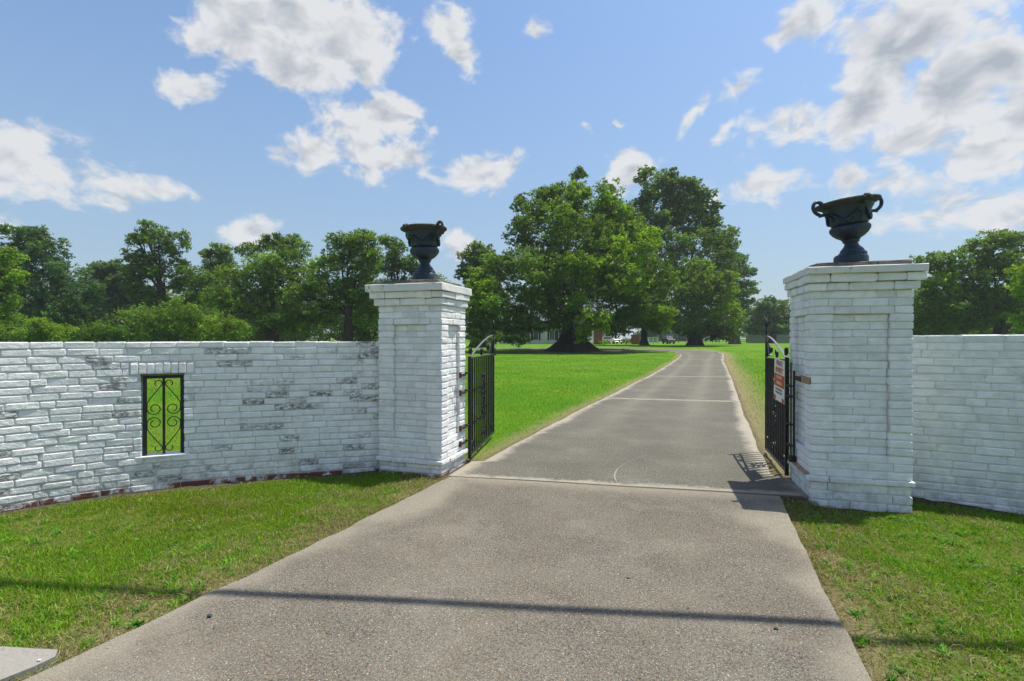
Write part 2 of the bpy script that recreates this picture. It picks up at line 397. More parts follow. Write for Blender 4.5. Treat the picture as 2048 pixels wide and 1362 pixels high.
def mat_concrete(name, kind):
    """kind 0: brushed drive slabs; 1: exposed aggregate apron"""
    m, N, out = material(name); P = pos(N)
    A = lambda k: N.new('ShaderNodeAttribute', attribute_name=k).outputs['Fac']
    edge, seam, track = A('edge'), A('seam'), A('track')
    n1 = N.noise(P, 1.1, 6, .62); n2 = N.noise(P, 5, 6, .7); n3 = N.noise(P, 60, 5, .75); n4 = N.noise(P, 22, 5, .7)
    st = N.new('ShaderNodeMapping', {'Vector': P, 'Scale': (2.0, 34.0, 1)})
    brush = N.noise(st.outputs[0], 3.0, 4, .7)
    e = N.m('ADD', N.m('ADD', edge, N.m('MULTIPLY', N.m('SUBTRACT', n2, .5), .35)), N.m('MULTIPLY', N.m('SUBTRACT', .50, N.noise(P, .55, 3, .5)), 1.9 if kind else .5))
    light = N.m('SUBTRACT', 1.0, N.ss(e, .03, .34 if kind else .24))
    s = N.m('ADD', seam, N.m('MULTIPLY', N.m('SUBTRACT', n2, .5), .45))
    light = N.m('MAXIMUM', light, N.m('MULTIPLY', N.m('SUBTRACT', 1.0, N.ss(s, .03, .38 if kind else .17)), .9))
    if kind:
        base = N.mix(N.ss(N.m('ADD', N.m('MULTIPLY', n1, .7), N.m('MULTIPLY', n2, .3)), .36, .62), (.062, .055, .047), (.175, .160, .132))
        base = N.mix(N.ss(n3, .36, .62), N.mix(.5, base, (.035, .032, .028)), N.mix(.60, base, (.27, .25, .21)))
        blot = N.ss(N.noise(P, .9, 9, .72), .53, .62)
        base = N.mix(N.m('MULTIPLY', blot, .45), base, (.26, .235, .195))
        pale = (.34, .305, .245)
        light = N.m('MULTIPLY', light, .85)
    else:
        base = N.mix(N.ss(n1, .3, .7), (.075, .071, .061), (.150, .141, .119))
        base = N.mix(N.m('MULTIPLY', N.ss(brush, .42, .70), .6), base, (.050, .048, .042))
        base = N.mix(N.m('MULTIPLY', N.ss(N.m('ADD', n1, N.m('MULTIPLY', n2, .4)), .78, .98), .5), base, (.26, .24, .20))
        base = N.mix(N.m('MULTIPLY', N.ss(n3, .42, .60), .55), base, (.21, .195, .16))
        base = N.mix(N.m('MULTIPLY', N.ss(N.noise(P, 130, 3, .8), .50, .38), .55), base, (.035, .033, .029))
        base = N.mix(N.m('MULTIPLY', track, .38), base, (.24, .225, .19))
        base = N.mix(N.ss(N.noise(P, 38, 5, .8), .40, .62), N.mix(.35, base, (.03, .03, .026)), N.mix(.22, base, (.30, .28, .24)))
        pale = (.33, .30, .245)
    base = N.mix(N.m('MULTIPLY', N.ss(n4, .30, .42, 1, 0), .5), base, (.05, .047, .043))
    col = N.mix(light, base, N.mix(N.ss(n3, .4, .7), pale, tuple(c * .72 for c in pale)))
    h = n3
    if kind:
        for sc, thr, amt in ((62, .30, 1.0), (110, .33, 1.0), (230, .36, .9)):
            vo = N.new('ShaderNodeTexVoronoi', {'Vector': P, 'Scale': sc, 'Randomness': 1}, feature='F1')
            rgb = N.new('ShaderNodeSeparateColor', {0: vo.outputs['Color']})
            stone = N.m('LESS_THAN', vo.outputs['Distance'], thr)
            pick = N.m('GREATER_THAN', rgb.outputs[0], {62: .78, 110: .46, 230: .35}[sc])
            mk = N.m('MULTIPLY', N.m('MULTIPLY', stone, pick), amt)
            sc1 = N.mix(N.m('POWER', rgb.outputs[1], 1.4), (.13, .11, .09), (.58, .52, .43))
            sc2 = N.mix(N.m('GREATER_THAN', rgb.outputs[2], .90), sc1, (.33, .18, .08))
            col = N.mix(N.m('MULTIPLY', mk, N.m('SUBTRACT', 1.0, N.m('MULTIPLY', light, .65))), col, sc2)
            h = N.m('ADD', h, N.m('MULTIPLY', mk, .5))
        dk = N.ss(N.noise(P, 120, 4, .85), .46, .34)
        col = N.mix(N.m('MULTIPLY', dk, .75), col, (.035, .033, .03))
    else:
        fine = N.ss(N.noise(P, 190, 3, .8), .56, .66)
        col = N.mix(N.m('MULTIPLY', fine, .35), col, (.33, .31, .27))
    col = N.mix(1.0, col, (.99, .985, .94), "MULTIPLY")
    principled(N, out, col, .9, h, .012, 1.0, spec=.1); return m
M_SLAB = mat_concrete('brushed_concrete', 0)
M_APRON = mat_concrete('exposed_aggregate_concrete', 1)
M_CREV = mat_simple('joint_dirt', (.075, .062, .045), 1, .4, 20)

# ------------------------------------------------------------------ driveway outline
DL = [(-2.60, 5.665), (-2.60, 6.42), (-2.45, 6.48), (-2.39, 7.55), (-2.25, 9.24), (-2.08, 11.85), (-1.80, 14.7), (-1.40, 19.44), (-0.97, 24.43), (-0.38, 33.22), (0.15, 42.0), (0.50, 50.0), (0.50, 54.5), (0.15, 58.5), (-0.9, 61.6), (-3.0, 63.8), (-5.7, 64.8), (-9.0, 65.2), (-16, 65.5), (-26, 65.5)]
DR = [(1.33, 6.06), (1.30, 6.78), (1.12, 6.84), (1.20, 8.29), (1.38, 11.22), (1.62, 14.59), (1.92, 18.6), (2.24, 22.74), (2.85, 32.0), (3.45, 41.0), (4.25, 50.0), (4.7, 55.5), (4.6, 60.5), (3.4, 64.5), (0.8, 67.6), (-2.0, 69.0), (-5.0, 69.8), (-9.0, 70), (-16, 69), (-26, 69)]
AL = [(-2.57, 5.645), (-2.71, 3.89), (-2.83, 2.83), (-2.90, 2.54), (-2.93, 2.11), (-3.0, 1.65), (-3.1, .6), (-3.3, -3)]
AR = [(1.055, 5.985), (0.98, 4.6), (0.945, 3.89), (0.91, 2.88), (0.90, 1.6), (.95, .4), (1.1, -3)]
def seglist(P): P = np.array(P); return P[:-1], P[1:]
def dist_poly(x, y, P):
    a, b = seglist(P); q = np.stack([x.ravel(), y.ravel()], 1); best = np.full(len(q), 1e9)
    for p0, p1 in zip(a, b):
        d = p1 - p0; t = np.clip(((q - p0) @ d) / (d @ d), 0, 1)
        best = np.minimum(best, np.hypot(*(q - (p0 + t[:, None] * d)).T))
    return best.reshape(x.shape)
def inside(x, y, poly):
    poly = np.array(poly); r = np.zeros(x.shape, bool); n = len(poly)
    for i in range(n):
        x0, y0 = poly[i]; x1, y1 = poly[(i + 1) % n]
        if y0 == y1: continue
        c = ((y0 > y) != (y1 > y)) & (x < (x1 - x0) * (y - y0) / (y1 - y0) + x0); r ^= c
    return r
POLY_D = DL + DR[::-1]
POLY_A = AL + AR[::-1]
CORNER = [(-3.115, 1.60), (-3.075, 1.74), (-3.065, 1.83), (-3.12, 1.875), (-3.27, 1.84), (-3.46, 1.80), (-4.2, 1.70), (-6.2, 1.45), (-9, 1.3), (-9, -3), (-3.4, -3), (-3.16, .6)]

def smooth_path(P, n=8):
    P = [np.array(p, float) for p in P]; out = []
    for i in range(len(P) - 1):
        p0 = P[max(i - 1, 0)]; p1 = P[i]; p2 = P[i + 1]; p3 = P[min(i + 2, len(P) - 1)]
        for k in range(n):
            t = k / n
            out.append(.5 * ((2 * p1) + (-p0 + p2) * t + (2 * p0 - 5 * p1 + 4 * p2 - p3) * t * t + (-p0 + 3 * p1 - 3 * p2 + p3) * t ** 3))
    out.append(P[-1]); return np.array(out)
WALL_L = smooth_path([(-3.30, 5.80), (-3.56, 5.66), (-3.84, 5.49), (-4.24, 5.25), (-4.76, 4.89), (-5.2, 4.58), (-5.6, 4.23), (-5.93, 3.83), (-6.2, 3.38), (-6.42, 2.8), (-6.55, 2.1), (-6.6, 1.3)])
WALL_R = smooth_path([(2.15, 6.56), (2.42, 6.535), (2.87, 6.475), (3.31, 6.39), (3.8, 6.24), (4.4, 5.95), (4.9, 5.5), (5.3, 4.9)])

def drive_mask(x, y):
    return inside(x, y, POLY_D) | inside(x, y, POLY_A) | inside(x, y, CORNER)
def ground_z(x, y):
    z = terrain(x, y) - .018
    # outside the wall the verge drops slightly, a little more to the right of the apron
    line = 5.75 + .11 * x
    f = np.clip((line + .25 - y) / .5, 0, 1)
    z = z - f * np.where(x > -.5, .075, .018 + .006 * np.clip(-x - 3, 0, 3))
    fr = np.clip((6.65 - y) / .25, 0, 1) * np.clip((x - 1.36) / .05, 0, 1)
    z = np.minimum(z, -.018 - fr * .075 + terrain(x, y))
    z = z + .008 * np.sin(x * 1.9 + y * .7) * np.cos(y * 1.3 - x * .4)
    return z
def tree_shade_bare(x, y):
    d = np.hypot((x + 11.3) / 1.7, y - 59.0); return np.clip(1.5 - d / 3.6, 0, 1)

def build_ground():
    def axis(lo, hi, fine, far):
        a = list(np.arange(lo, hi + 1e-6, fine)); s = fine; p = a[-1]
        while p < far: s *= 1.16; p += s; a.append(p)
        s = fine; p = a[0]; b = []
        while p > -far: s *= 1.16; p -= s; b.append(p)
        return np.array(b[::-1] + a)
    xs = axis(-9, 6.2, .10, 2500); ys = axis(.4, 12, .10, 2500)
    X, Y = np.meshgrid(xs, ys); Z = ground_z(X, Y)
    dm = drive_mask(X, Y)
    de = np.minimum(dist_poly(X, Y, POLY_D + POLY_D[:1]), np.minimum(dist_poly(X, Y, POLY_A + POLY_A[:1]), dist_poly(X, Y, CORNER)))
    Z = np.where(dm, Z - .10 * np.clip((de - .02) / .12, 0, 1) - .012, Z)
    nz = RG.normal(0, 1, X.shape) * .006; Z = Z + np.where((np.abs(X) < 9) & (Y < 12) & ~dm, nz, 0)
    frontf = np.clip((6.05 + .11 * X - Y) / .4, 0, 1) * (np.abs(X) < 12)
    dry = np.clip(1 - de / np.where(frontf > .5, .75, .55), 0, 1) * .9
    dryR = np.clip(1 - dist_poly(X, Y, DR) / (1.0 + .012 * Y), 0, 1) * (Y > 6.5)
    dry = np.maximum(dry, dryR)
    dry = np.maximum(dry, frontf * .15)
    dwl = np.minimum(dist_poly(X, Y, WALL_L), dist_poly(X, Y, WALL_R)); dwp = np.hypot(np.clip(np.abs(X - 1.77) - .43, 0, 9), np.clip(np.abs(Y - 6.39) - .39, 0, 9))
    dwp2 = np.hypot(np.clip(np.abs(X + 3.075) - .43, 0, 9), np.clip(np.abs(Y - 5.98) - .38, 0, 9))
    bare = np.clip(1.2 - np.minimum(dwl / .34, np.minimum(dwp / .42, dwp2 / .28)), 0, 1)
    bare = np.maximum(bare, tree_shade_bare(X, Y))
    bare = np.maximum(bare, .8 * np.clip(1 - de / .12, 0, 1))
    lush = 1 - frontf
    ny, nx = X.shape; idx = np.arange(nx * ny).reshape(ny, nx)
    q = np.stack([idx[:-1, :-1], idx[:-1, 1:], idx[1:, 1:], idx[1:, :-1]], -1).reshape(-1, 4)
    me = mesh_np('lawn_ground', np.stack([X, Y, Z], -1).reshape(-1, 3), q, 4, M_GROUND, True, attrs=dict(dry=dry.ravel(), bare=bare.ravel(), lush=lush.ravel()))
    tag(link('ground', me), kind='structure')
build_ground()

def lerp_path(P, y):
    P = np.array(P); return np.interp(y, P[:, 1], P[:, 0])
def path_len(P):
    P = np.array(P); d = np.concatenate([[0], np.cumsum(np.hypot(*np.diff(P, axis=0).T))]); return P, d
def path_at(P, s):
    P, d = path_len(P); return np.stack([np.interp(s, d, P[:, 0]), np.interp(s, d, P[:, 1])], -1)

driveway = tag(empty('driveway'), kind='structure')
def slab(name, Lp, Rp, mat, poly, nu=30, top=0.0, tracks=True, thick=.16):
    """Lp, Rp: arrays of matching left/right edge points from near to far"""
    nv = len(Lp); us = np.linspace(0, 1, nu)
    P = Lp[:, None, :] * (1 - us)[None, :, None] + Rp[:, None, :] * us[None, :, None]
    X, Y = P[..., 0], P[..., 1]; Z = top + terrain(X, Y) + .0025 * np.sin(X * 3.1) * np.cos(Y * 2.3)
    wid = np.hypot(*(Rp - Lp).T)[:, None]
    edge = np.minimum(us[None, :] * wid, (1 - us[None, :]) * wid)
    dn = np.cumsum(np.concatenate([[0], np.hypot(*np.diff((Lp + Rp) / 2, axis=0).T)]))
    seam = np.minimum(dn, dn[-1] - dn)[:, None] * np.ones_like(edge)
    tr = np.exp(-((us[None, :] * wid - .95) / .22) ** 2) + np.exp(-(((1 - us[None, :]) * wid - 1.05) / .24) ** 2)
    tr = tr * (1 if tracks else 0) * np.ones_like(edge) * np.clip((Y - 7) / 7, 0, 1)
    # chipped, slightly ragged outer edges
    idx = np.arange(nv * nu).reshape(nv, nu)
    q = [np.stack([idx[:-1, :-1], idx[:-1, 1:], idx[1:, 1:], idx[1:, :-1]], -1).reshape(-1, 4)]
    V = np.stack([X, Y, Z], -1).reshape(-1, 3)
    ring = np.concatenate([idx[0, :], idx[1:, -1], idx[-1, -2::-1], idx[-2:0:-1, 0]])
    V[ring, 2] -= .006
    low = V[ring].copy(); low[:, 2] -= thick; b = len(V); V = np.concatenate([V, low]); k = len(ring)
    i = np.arange(k); q.append(np.stack([ring[i], b + i, b + (i + 1) % k, ring[(i + 1) % k]], -1))
    ext = lambda a: np.concatenate([a.ravel(), a.ravel()[ring]])
    me = mesh_np(name, V, np.concatenate(q)[:, ::1], 4, mat, False, attrs=dict(edge=ext(edge), seam=ext(seam), track=ext(tr)))
    return link(name, me, driveway)

def jitter_edge(P, amp=.012):
    n = np.array([rnd.gauss(0, 1) for _ in range(len(P))]); n = np.convolve(n, [.25, .5, .25], 'same')
    Q = P.copy(); Q[:, 0] += n * amp; return Q
def build_drive():
    # apron: joint line back towards the viewer
    n = 90
    la, lb = path_len(AL)[1][-1], path_len(AR)[1][-1]
    Lp = path_at(AL, np.linspace(.0, la, n))[::-1]; Rp = path_at(AR, np.linspace(.0, lb, n))[::-1]
    slab('concrete_slab', jitter_edge(Lp, .010), jitter_edge(Rp, .006), M_APRON, None, 50, 0.0, False, .14)
    # drive slabs
    lt, rt = path_len(DL)[1], path_len(DR)[1]
    # matching stations on each edge: (left y or arc, right)
    st = [(0.0, 0.0), (8.75, 8.65), (17.6, 17.75), (26.9, 27.0), (36.2, 36.2), (45.5, 45.7), (55.0, 60.0), (64.5, 71.0), (73.5, 80.0), (lt[-1], rt[-1])]
    g = .012
    for (a0, b0), (a1, b1) in zip(st[:-1], st[1:]):
        k = 40
        Lp = path_at(DL, np.linspace(a0 + g, a1 - g, k)); Rp = path_at(DR, np.linspace(b0 + g, b1 - g, k))
        if a0 < 1:   # keep the square shoulders beside the gate pillars
            sL = np.unique(np.concatenate([[g, .76, .92], np.linspace(.95, a1 - g, k - 3)])); sR = np.unique(np.concatenate([[g, .71, .90], np.linspace(.95, b1 - g, k - 3)]))
            Lp = path_at(DL, sL); Rp = path_at(DR, sR)
        slab('concrete_slab', jitter_edge(Lp, .015), jitter_edge(Rp, .015), M_SLAB, None, 30)
    # dirt in the joint bed
    mb = MB()
    for a, b in st[:5]:
        p0 = path_at(DL, a); p1 = path_at(DR, b); c = (p0 + p1) / 2; d = p1 - p0
        mb.box((c[0], c[1], -.055), (np.hypot(*d) - .1, .10, .09), math.atan2(d[1], d[0]))
    mb.build('joint_filler', M_CREV, driveway)
    # the corner of the neighbouring walk at the bottom left
    V = [(x, y, -.004) for x, y in CORNER]; n = len(V); V += [(x, y, -.14) for x, y in CORNER]
    F = [tuple(range(n))[::-1]] + [(i, i + n, (i + 1) % n + n, (i + 1) % n) for i in range(n)]
    me = bpy.data.meshes.new('walk_slab'); me.from_pydata(V, [], F); me.materials.append(M_WALK)
    o = link('walk', me); tag(o, kind='structure')
m, N, out = material('pale_walk_concrete'); P = pos(N)
principled(N, out, N.mix(N.noise(P, 60, 5, .75), (.17, .16, .14), (.33, .31, .27)), .9, N.noise(P, 60, 5, .75), .006, .8, spec=.2); M_WALK = m
build_drive()

def scrape_mark():
    P = smooth_path([(-.631, 5.965), (-.68, 6.234), (-.675, 6.58), (-.614, 6.869), (-.508, 7.165), (-.36, 7.45)], 8); V = []; n = len(P)
    for i, p in enumerate(P):
        t = i / (n - 1); w = .007 * (1 + .9 * math.exp(-((t - .22) / .12) ** 2)) * (1 - t * .75) * rnd.uniform(.6, 1.3)
        V += [(p[0] - w, p[1], .0066), (p[0] + w, p[1], .0066)]
    me = bpy.data.meshes.new('scrape_mark'); me.from_pydata(V, [], [(2 * i, 2 * i + 1, 2 * i + 3, 2 * i + 2) for i in range(n - 1)]); me.materials.append(mat_simple('scraped_concrete', (.27, .235, .175), .9, .4, 40, spots=((.16, .14, .11), 60, .5)))
    link('scrape_mark', me, driveway)
scrape_mark()

# ------------------------------------------------------------------ grass
def blades_mesh(name, pts, h, w, lean, cols, far=False):
    n = len(pts); a = RG.uniform(0, 2 * np.pi, n); la = RG.uniform(0, 2 * np.pi, n)
    wx = np.cos(a) * w; wy = np.sin(a) * w; lx = np.cos(la) * lean * h; ly = np.sin(la) * lean * h
    hz = h * np.sqrt(np.clip(1 - np.minimum(lean, .97) ** 2, .03, 1))
    x, y, z = pts.T
    if far:
        V = np.stack([np.stack([x - wx, y - wy, z - .004], 1), np.stack([x + wx, y + wy, z - .004], 1), np.stack([x + lx, y + ly, z + hz], 1)], 1)
        F = np.arange(n * 3).reshape(-1, 3); cnt = 3; k = 3; shade = np.array([.8, .8, 1.1])
    else:
        V = np.stack([np.stack([x - wx, y - wy, z - .005], 1), np.stack([x + wx, y + wy, z - .005], 1),
                      np.stack([x + wx * .8 + lx * .35, y + wy * .8 + ly * .35, z + hz * .6], 1), np.stack([x - wx * .8 + lx * .35, y - wy * .8 + ly * .35, z + hz * .6], 1),
                      np.stack([x + lx, y + ly, z + hz * np.where(lean > .8, .7, 1)], 1)], 1)
        b = np.arange(n)[:, None] * 5
        F = np.concatenate([np.concatenate([b, b + 1, b + 2], 1), np.concatenate([b, b + 2, b + 3], 1), np.concatenate([b + 3, b + 2, b + 4], 1)], 1).reshape(-1, 3); cnt = 3; k = 5
    C = np.repeat(cols, k, axis=0)
    return mesh_np(name, V.reshape(-1, 3), F, cnt, M_GRASS, False, colors=C)

def fbm2(x, y, seed, sc):
    r = np.random.default_rng(seed); v = np.zeros_like(x)
    for o in range(5):
        ph = r.uniform(0, 6.28, 4); th = r.uniform(0, 3.14, 2); f = sc * 1.9 ** o
        v += (np.sin(f * (x * np.cos(th[0]) + y * np.sin(th[0])) + ph[0] + 1.3 * np.sin(f * .6 * y + ph[2])) * np.sin(f * (x * np.cos(th[1]) - y * np.sin(th[1])) + ph[1] + 1.1 * np.sin(f * .7 * x + ph[3]))) * .62 ** o
    return v
GREENS = np.array([(.13, .28, .010), (.18, .34, .014), (.24, .36, .018), (.08, .22, .022), (.26, .32, .04)])
LUSH = np.array([(.075, .205, .003), (.105, .25, .004), (.055, .165, .003), (.155, .27, .010)])
STRAW = np.array([(.30, .25, .12), (.20, .15, .07), (.36, .31, .18), (.16, .16, .05)])
def clean(x, y, margin=.0):
    ok = ~drive_mask(x, y)
    return ok
def wall_side(x, y):
    return 0
def build_front_grass():
    for name, x0, x1, y0, y1, n, seed in (('verge_grass', -7.6, -2.5, 1.3, 5.9, 330000, 1), ('verge_grass', .85, 4.6, 2.0, 6.6, 240000, 2)):
        x = RG.uniform(x0, x1, n); y = RG.uniform(y0, y1, n)
        de = np.minimum(dist_poly(x, y, AL), dist_poly(x, y, AR))
        dw = np.minimum(dist_poly(x, y, WALL_L), dist_poly(x, y, WALL_R))
        # in front of the walls and pillars only
        if x0 < 0:
            wy = np.interp(-x, -WALL_L[:, 0], WALL_L[:, 1], right=9); ok = (y < np.where(x > -3.45, 5.58, wy - .10)) & (x > -6.75)
        else:
            wy = np.interp(x, WALL_R[:, 0], WALL_R[:, 1]); ok = y < np.where(x < 2.24, 5.97, wy - .04)
        m_ = fbm2(x, y, seed, 1.7); m2 = fbm2(x, y, seed + 9, 5.5)
        dens = .66 + .26 * m_ + .16 * m2
        dens = dens * np.clip(dw / .35, .02, 1) + .25 * (x0 > 0) * np.clip((y - 5.6) / .3, 0, 1)
        if x0 < 0:
            dens -= .55 * np.clip(1 - de / .5, 0, 1) * .7; dens += .12
        else: dens -= .42 * np.clip(1 - de / .9, 0, 1)
        dens = np.maximum(dens, .13)
        ok &= (clean(x, y) | ((de < .030) & (RG.random(n) < .45))) & (RG.random(n) < dens * np.clip(dw / .18, .03, 1) )
        x, y, de, m_, m2 = x[ok], y[ok], de[ok], m_[ok], m2[ok]; k = len(x)
        dry = np.clip(.05 + .65 * np.clip(1 - de / .8, 0, 1) - .28 * m2 + (.12 if x0 > 0 else 0), .03, .85)
        isdry = RG.random(k) < dry
        c = GREENS[RG.integers(0, len(GREENS), k)] * (RG.uniform(.75, 1.25, k)[:, None])
        if x0 < 0: # the middle of this patch is yellower and finer
            mid = np.clip(1.2 - np.hypot((x + 4.7) / 1.4, (y - 3.9) / 1.0), 0, 1)[:, None]; c = c * (1 - mid * .5) + np.array((.16, .19, .015)) * mid * .5
        c = np.where(isdry[:, None], STRAW[RG.integers(0, 4, k)] * RG.uniform(.7, 1.15, k)[:, None], c)
        h = RG.uniform(.018, .050, k) * (1 + .35 * m_); w = RG.uniform(.0015, .0032, k); lean = RG.uniform(.15, .9, k)
        lean = np.where(isdry, RG.uniform(.85, .99, k), lean); h = np.where(isdry, h * 1.5, h)
        P = np.stack([x, y, ground_z(x, y) + np.where(isdry, RG.uniform(.004, .022, k), 0)], 1)
        me = blades_mesh('grass', P, h, w, lean, c)
        o = link('verge_grass', me); tag(o, 'mown yellow-green grass on the verge left of the apron' if x0 < 0 else 'coarse mown grass mixed with clippings right of the apron', 'grass', kind='stuff')
        # broad-leaved tufts
        nt = 1300 if x0 < 0 else 1300; tx = RG.uniform(x0, x1, nt); ty = RG.uniform(y0, y1, nt)
        if x0 < 0:
            wy = np.interp(-tx, -WALL_L[:, 0], WALL_L[:, 1], right=9); okt = (ty < np.where(tx > -3.45, 5.5, wy - .25)) & (tx > -6.6) & (RG.random(nt) < np.clip(1.35 - (ty - 1.3) / 2.0, .10, 1))
        else:
            wy = np.interp(tx, WALL_R[:, 0], WALL_R[:, 1]); okt = (ty < np.where(tx < 2.24, 5.9, wy - .1)) & (RG.random(nt) < .85)
        okt &= clean(tx, ty) & (np.minimum(dist_poly(tx, ty, AL), dist_poly(tx, ty, AR)) > .06)
        tx, ty = tx[okt], ty[okt]; per = 18
        X = np.repeat(tx, per) + RG.normal(0, .012, len(tx) * per); Y = np.repeat(ty, per) + RG.normal(0, .012, len(tx) * per); kk = len(X)
        cc = np.repeat(np.array([(.075, .22, .022), (.11, .27, .018), (.14, .30, .02)])[RG.integers(0, 3, len(tx))], per, axis=0) * RG.uniform(.8, 1.25, kk)[:, None]
        sz = np.repeat(RG.uniform(.6, 1.35, len(tx)), per)
        me = blades_mesh('weeds', np.stack([X, Y, ground_z(X, Y)], 1), RG.uniform(.035, .075, kk) * sz, RG.uniform(.003, .0062, kk) * sz, RG.uniform(.70, .97, kk), cc)
        o = link('verge_weeds', me); tag(o, 'broad-leaved weed tufts in the left verge' if x0 < 0 else 'broad-leaved weed tufts in the right verge', 'weeds', kind='stuff')
def build_lawn_grass():
    n = 270000
    d = 6.3 * (60 / 6.3) ** RG.random(n); u = RG.uniform(-.98, .62, n)
    x = d * (u * R2[0] + F2[0]); y = d * (u * R2[1] + F2[1])
    de = np.minimum(dist_poly(x, y, DL), dist_poly(x, y, DR))
    inwall = inside(x, y, [tuple(p) for p in WALL_L[::-1]] + [(-3.3, 0), (-6.6, 0)]) if False else np.zeros(n, bool)
    wy = np.interp(-x, -WALL_L[:, 0], WALL_L[:, 1], left=0, right=-9)
    wr = np.interp(x, WALL_R[:, 0], WALL_R[:, 1])
    ok = clean(x, y) & np.where(x < -3.3, y > wy + .45, np.where(x > 2.1, y > wr + .3, y > 6.5))
    ok &= ~((x > 1.2) & (x < 2.4) & (y < 6.9)) & ~((x < -2.5) & (x > -3.7) & (y < 6.5)) & ~(inside(x, y, [(-6.9, 1), (-6.9, 3.2), (-5.9, 4.6), (-3.4, 6), (-3, 6), (-3, 0)]))
    m_ = fbm2(x, y, 5, .6); dryd = np.clip(1 - de / np.where(x > .5, .9 + .012 * y, .5), 0, 1)
    ok &= RG.random(n) < np.clip(.9 - .75 * dryd, .1, 1)
    ok &= tree_shade_bare(x, y) < .4
    x, y, d, m_, dryd = x[ok], y[ok], d[ok], m_[ok], dryd[ok]; k = len(x)
    c = LUSH[RG.integers(0, 4, k)] * RG.uniform(.75, 1.25, k)[:, None] * (1 + .16 * m_)[:, None] * np.stack([1 + .22 * fbm2(x, y, 8, .25), np.ones(k), np.ones(k)], 1).clip(.6, 1.6)
    isdry = RG.random(k) < np.clip(dryd * 1.0 + .04 + .05 * fbm2(x, y, 12, .9), 0, .85)
    c = np.where(isdry[:, None], STRAW[RG.integers(0, 4, k)], c)
    far = np.clip(d / 8, 1, 5)
    me = blades_mesh('lawn_grass', np.stack([x, y, ground_z(x, y)], 1), RG.uniform(.022, .05, k) * np.clip(far, 1, 1.6), RG.uniform(.0018, .003, k) * far, RG.uniform(.1, .8, k), c, True)
    tag(link('lawn_grass', me), 'bright green mown lawn behind the wall on both sides of the drive', 'grass', kind='stuff')
build_front_grass(); build_lawn_grass()

# ------------------------------------------------------------------ bricks
BL, BD, BH = .215, .20, .066
def brick_mesh(i, mat, r, depth=BD):
    """a chamfered block: flat face framed by a narrow uneven edge (44 triangles)"""
    V = []; xs = (-BL / 2, -BL / 2 + .010, BL / 2 - .010, BL / 2); zs = (-BH / 2, -BH / 2 + .009, BH / 2 - .009, BH / 2); idx = {}
    tx, tz = r.gauss(0, .0013), r.gauss(0, .0010)
    for iy in (0, 1):
        for ix in range(4):
            for iz in range(4):
                ex = ix in (0, 3); ez = iz in (0, 3)
                if ex and ez: continue
                y = (-depth / 2 if iy == 0 else depth / 2) + (1 if iy == 0 else -1) * (.0055 * (ex or ez)) + r.gauss(0, .0009) + (tx * (ix - 1.5) + tz * (iz - 1.5)) * (1 if iy == 0 else 0)
                idx[ix, iy, iz] = len(V); V.append((xs[ix] + r.gauss(0, .0018) * (1 if ex or not ez else 1.2), y, zs[iz] + r.gauss(0, .0020)))
    F = []
    for iy in (0, 1):
        fl = (lambda q: q) if iy == 0 else (lambda q: q[::-1]); g = lambda a, b: idx[a, iy, b]
        F += [fl(q) for q in [(g(1, 1), g(2, 1), g(2, 2), g(1, 2)), (g(1, 0), g(2, 0), g(2, 1), g(1, 1)), (g(1, 2), g(2, 2), g(2, 3), g(1, 3)), (g(0, 1), g(1, 1), g(1, 2), g(0, 2)), (g(2, 1), g(3, 1), g(3, 2), g(2, 2)),
              (g(0, 1), g(1, 0), g(1, 1)), (g(2, 0), g(3, 1), g(2, 1)), (g(0, 2), g(1, 2), g(1, 3)), (g(2, 2), g(3, 2), g(2, 3))]]
    ringk = [(1, 0), (2, 0), (3, 1), (3, 2), (2, 3), (1, 3), (0, 2), (0, 1)]
    for a, b in zip(ringk, ringk[1:] + ringk[:1]): F.append((idx[b[0], 0, b[1]], idx[a[0], 0, a[1]], idx[a[0], 1, a[1]], idx[b[0], 1, b[1]]))
    me = bpy.data.meshes.new('brick'); me.from_pydata(V, [], F); me.materials.append(mat); me.update(); return me
def brick_set(mat, seed): r = random.Random(seed); return [brick_mesh(i, mat, r) for i in range(14)]
BS = {'L': brick_set(BRICK_L, 1), 'R': brick_set(BRICK_R, 2), 'P': brick_set(BRICK_P, 3), 'PR': brick_set(BRICK_PR, 4)}

def place_bricks(specs, parent, setname, limit=290, base=(0, 0, 0)):
    """specs: (cx, cy, cz, rz, sx, sy, sz, priority) in world coordinates; best priorities become single parts, the rest one part"""
    specs = sorted(specs, key=lambda s: s[7]); ms = BS[setname]; rest = MB(); bx, by, bz = base
    for i, (x, y, z, rz, sx, sy, sz, pr) in enumerate(specs):
        me = ms[rnd.randrange(len(ms))]; flip = rnd.random() < .5
        M = Matrix.Translation((x - bx, y - by, z - bz)) @ Matrix.Rotation(rz + rnd.gauss(0, .006) + (math.pi if flip else 0), 4, 'Z') @ Matrix.Rotation(rnd.gauss(0, .008), 4, 'Y')
        if pr < 1e5 and i < limit:
            o = link('brick', me, parent); o.matrix_basis = M @ Matrix.Diagonal((sx / BL, sy / BD, sz / BH, 1))
        else:
            MM = M @ Matrix.Diagonal((sx / BL, sy / BD, sz / BH, 1))
            rest.add([MM @ v.co for v in me.vertices], [tuple(p.vertices) for p in me.polygons], False)
    if rest.v:
        o = rest.build('brickwork', ms[0].materials[0], parent); o['kind'] = 'stuff'

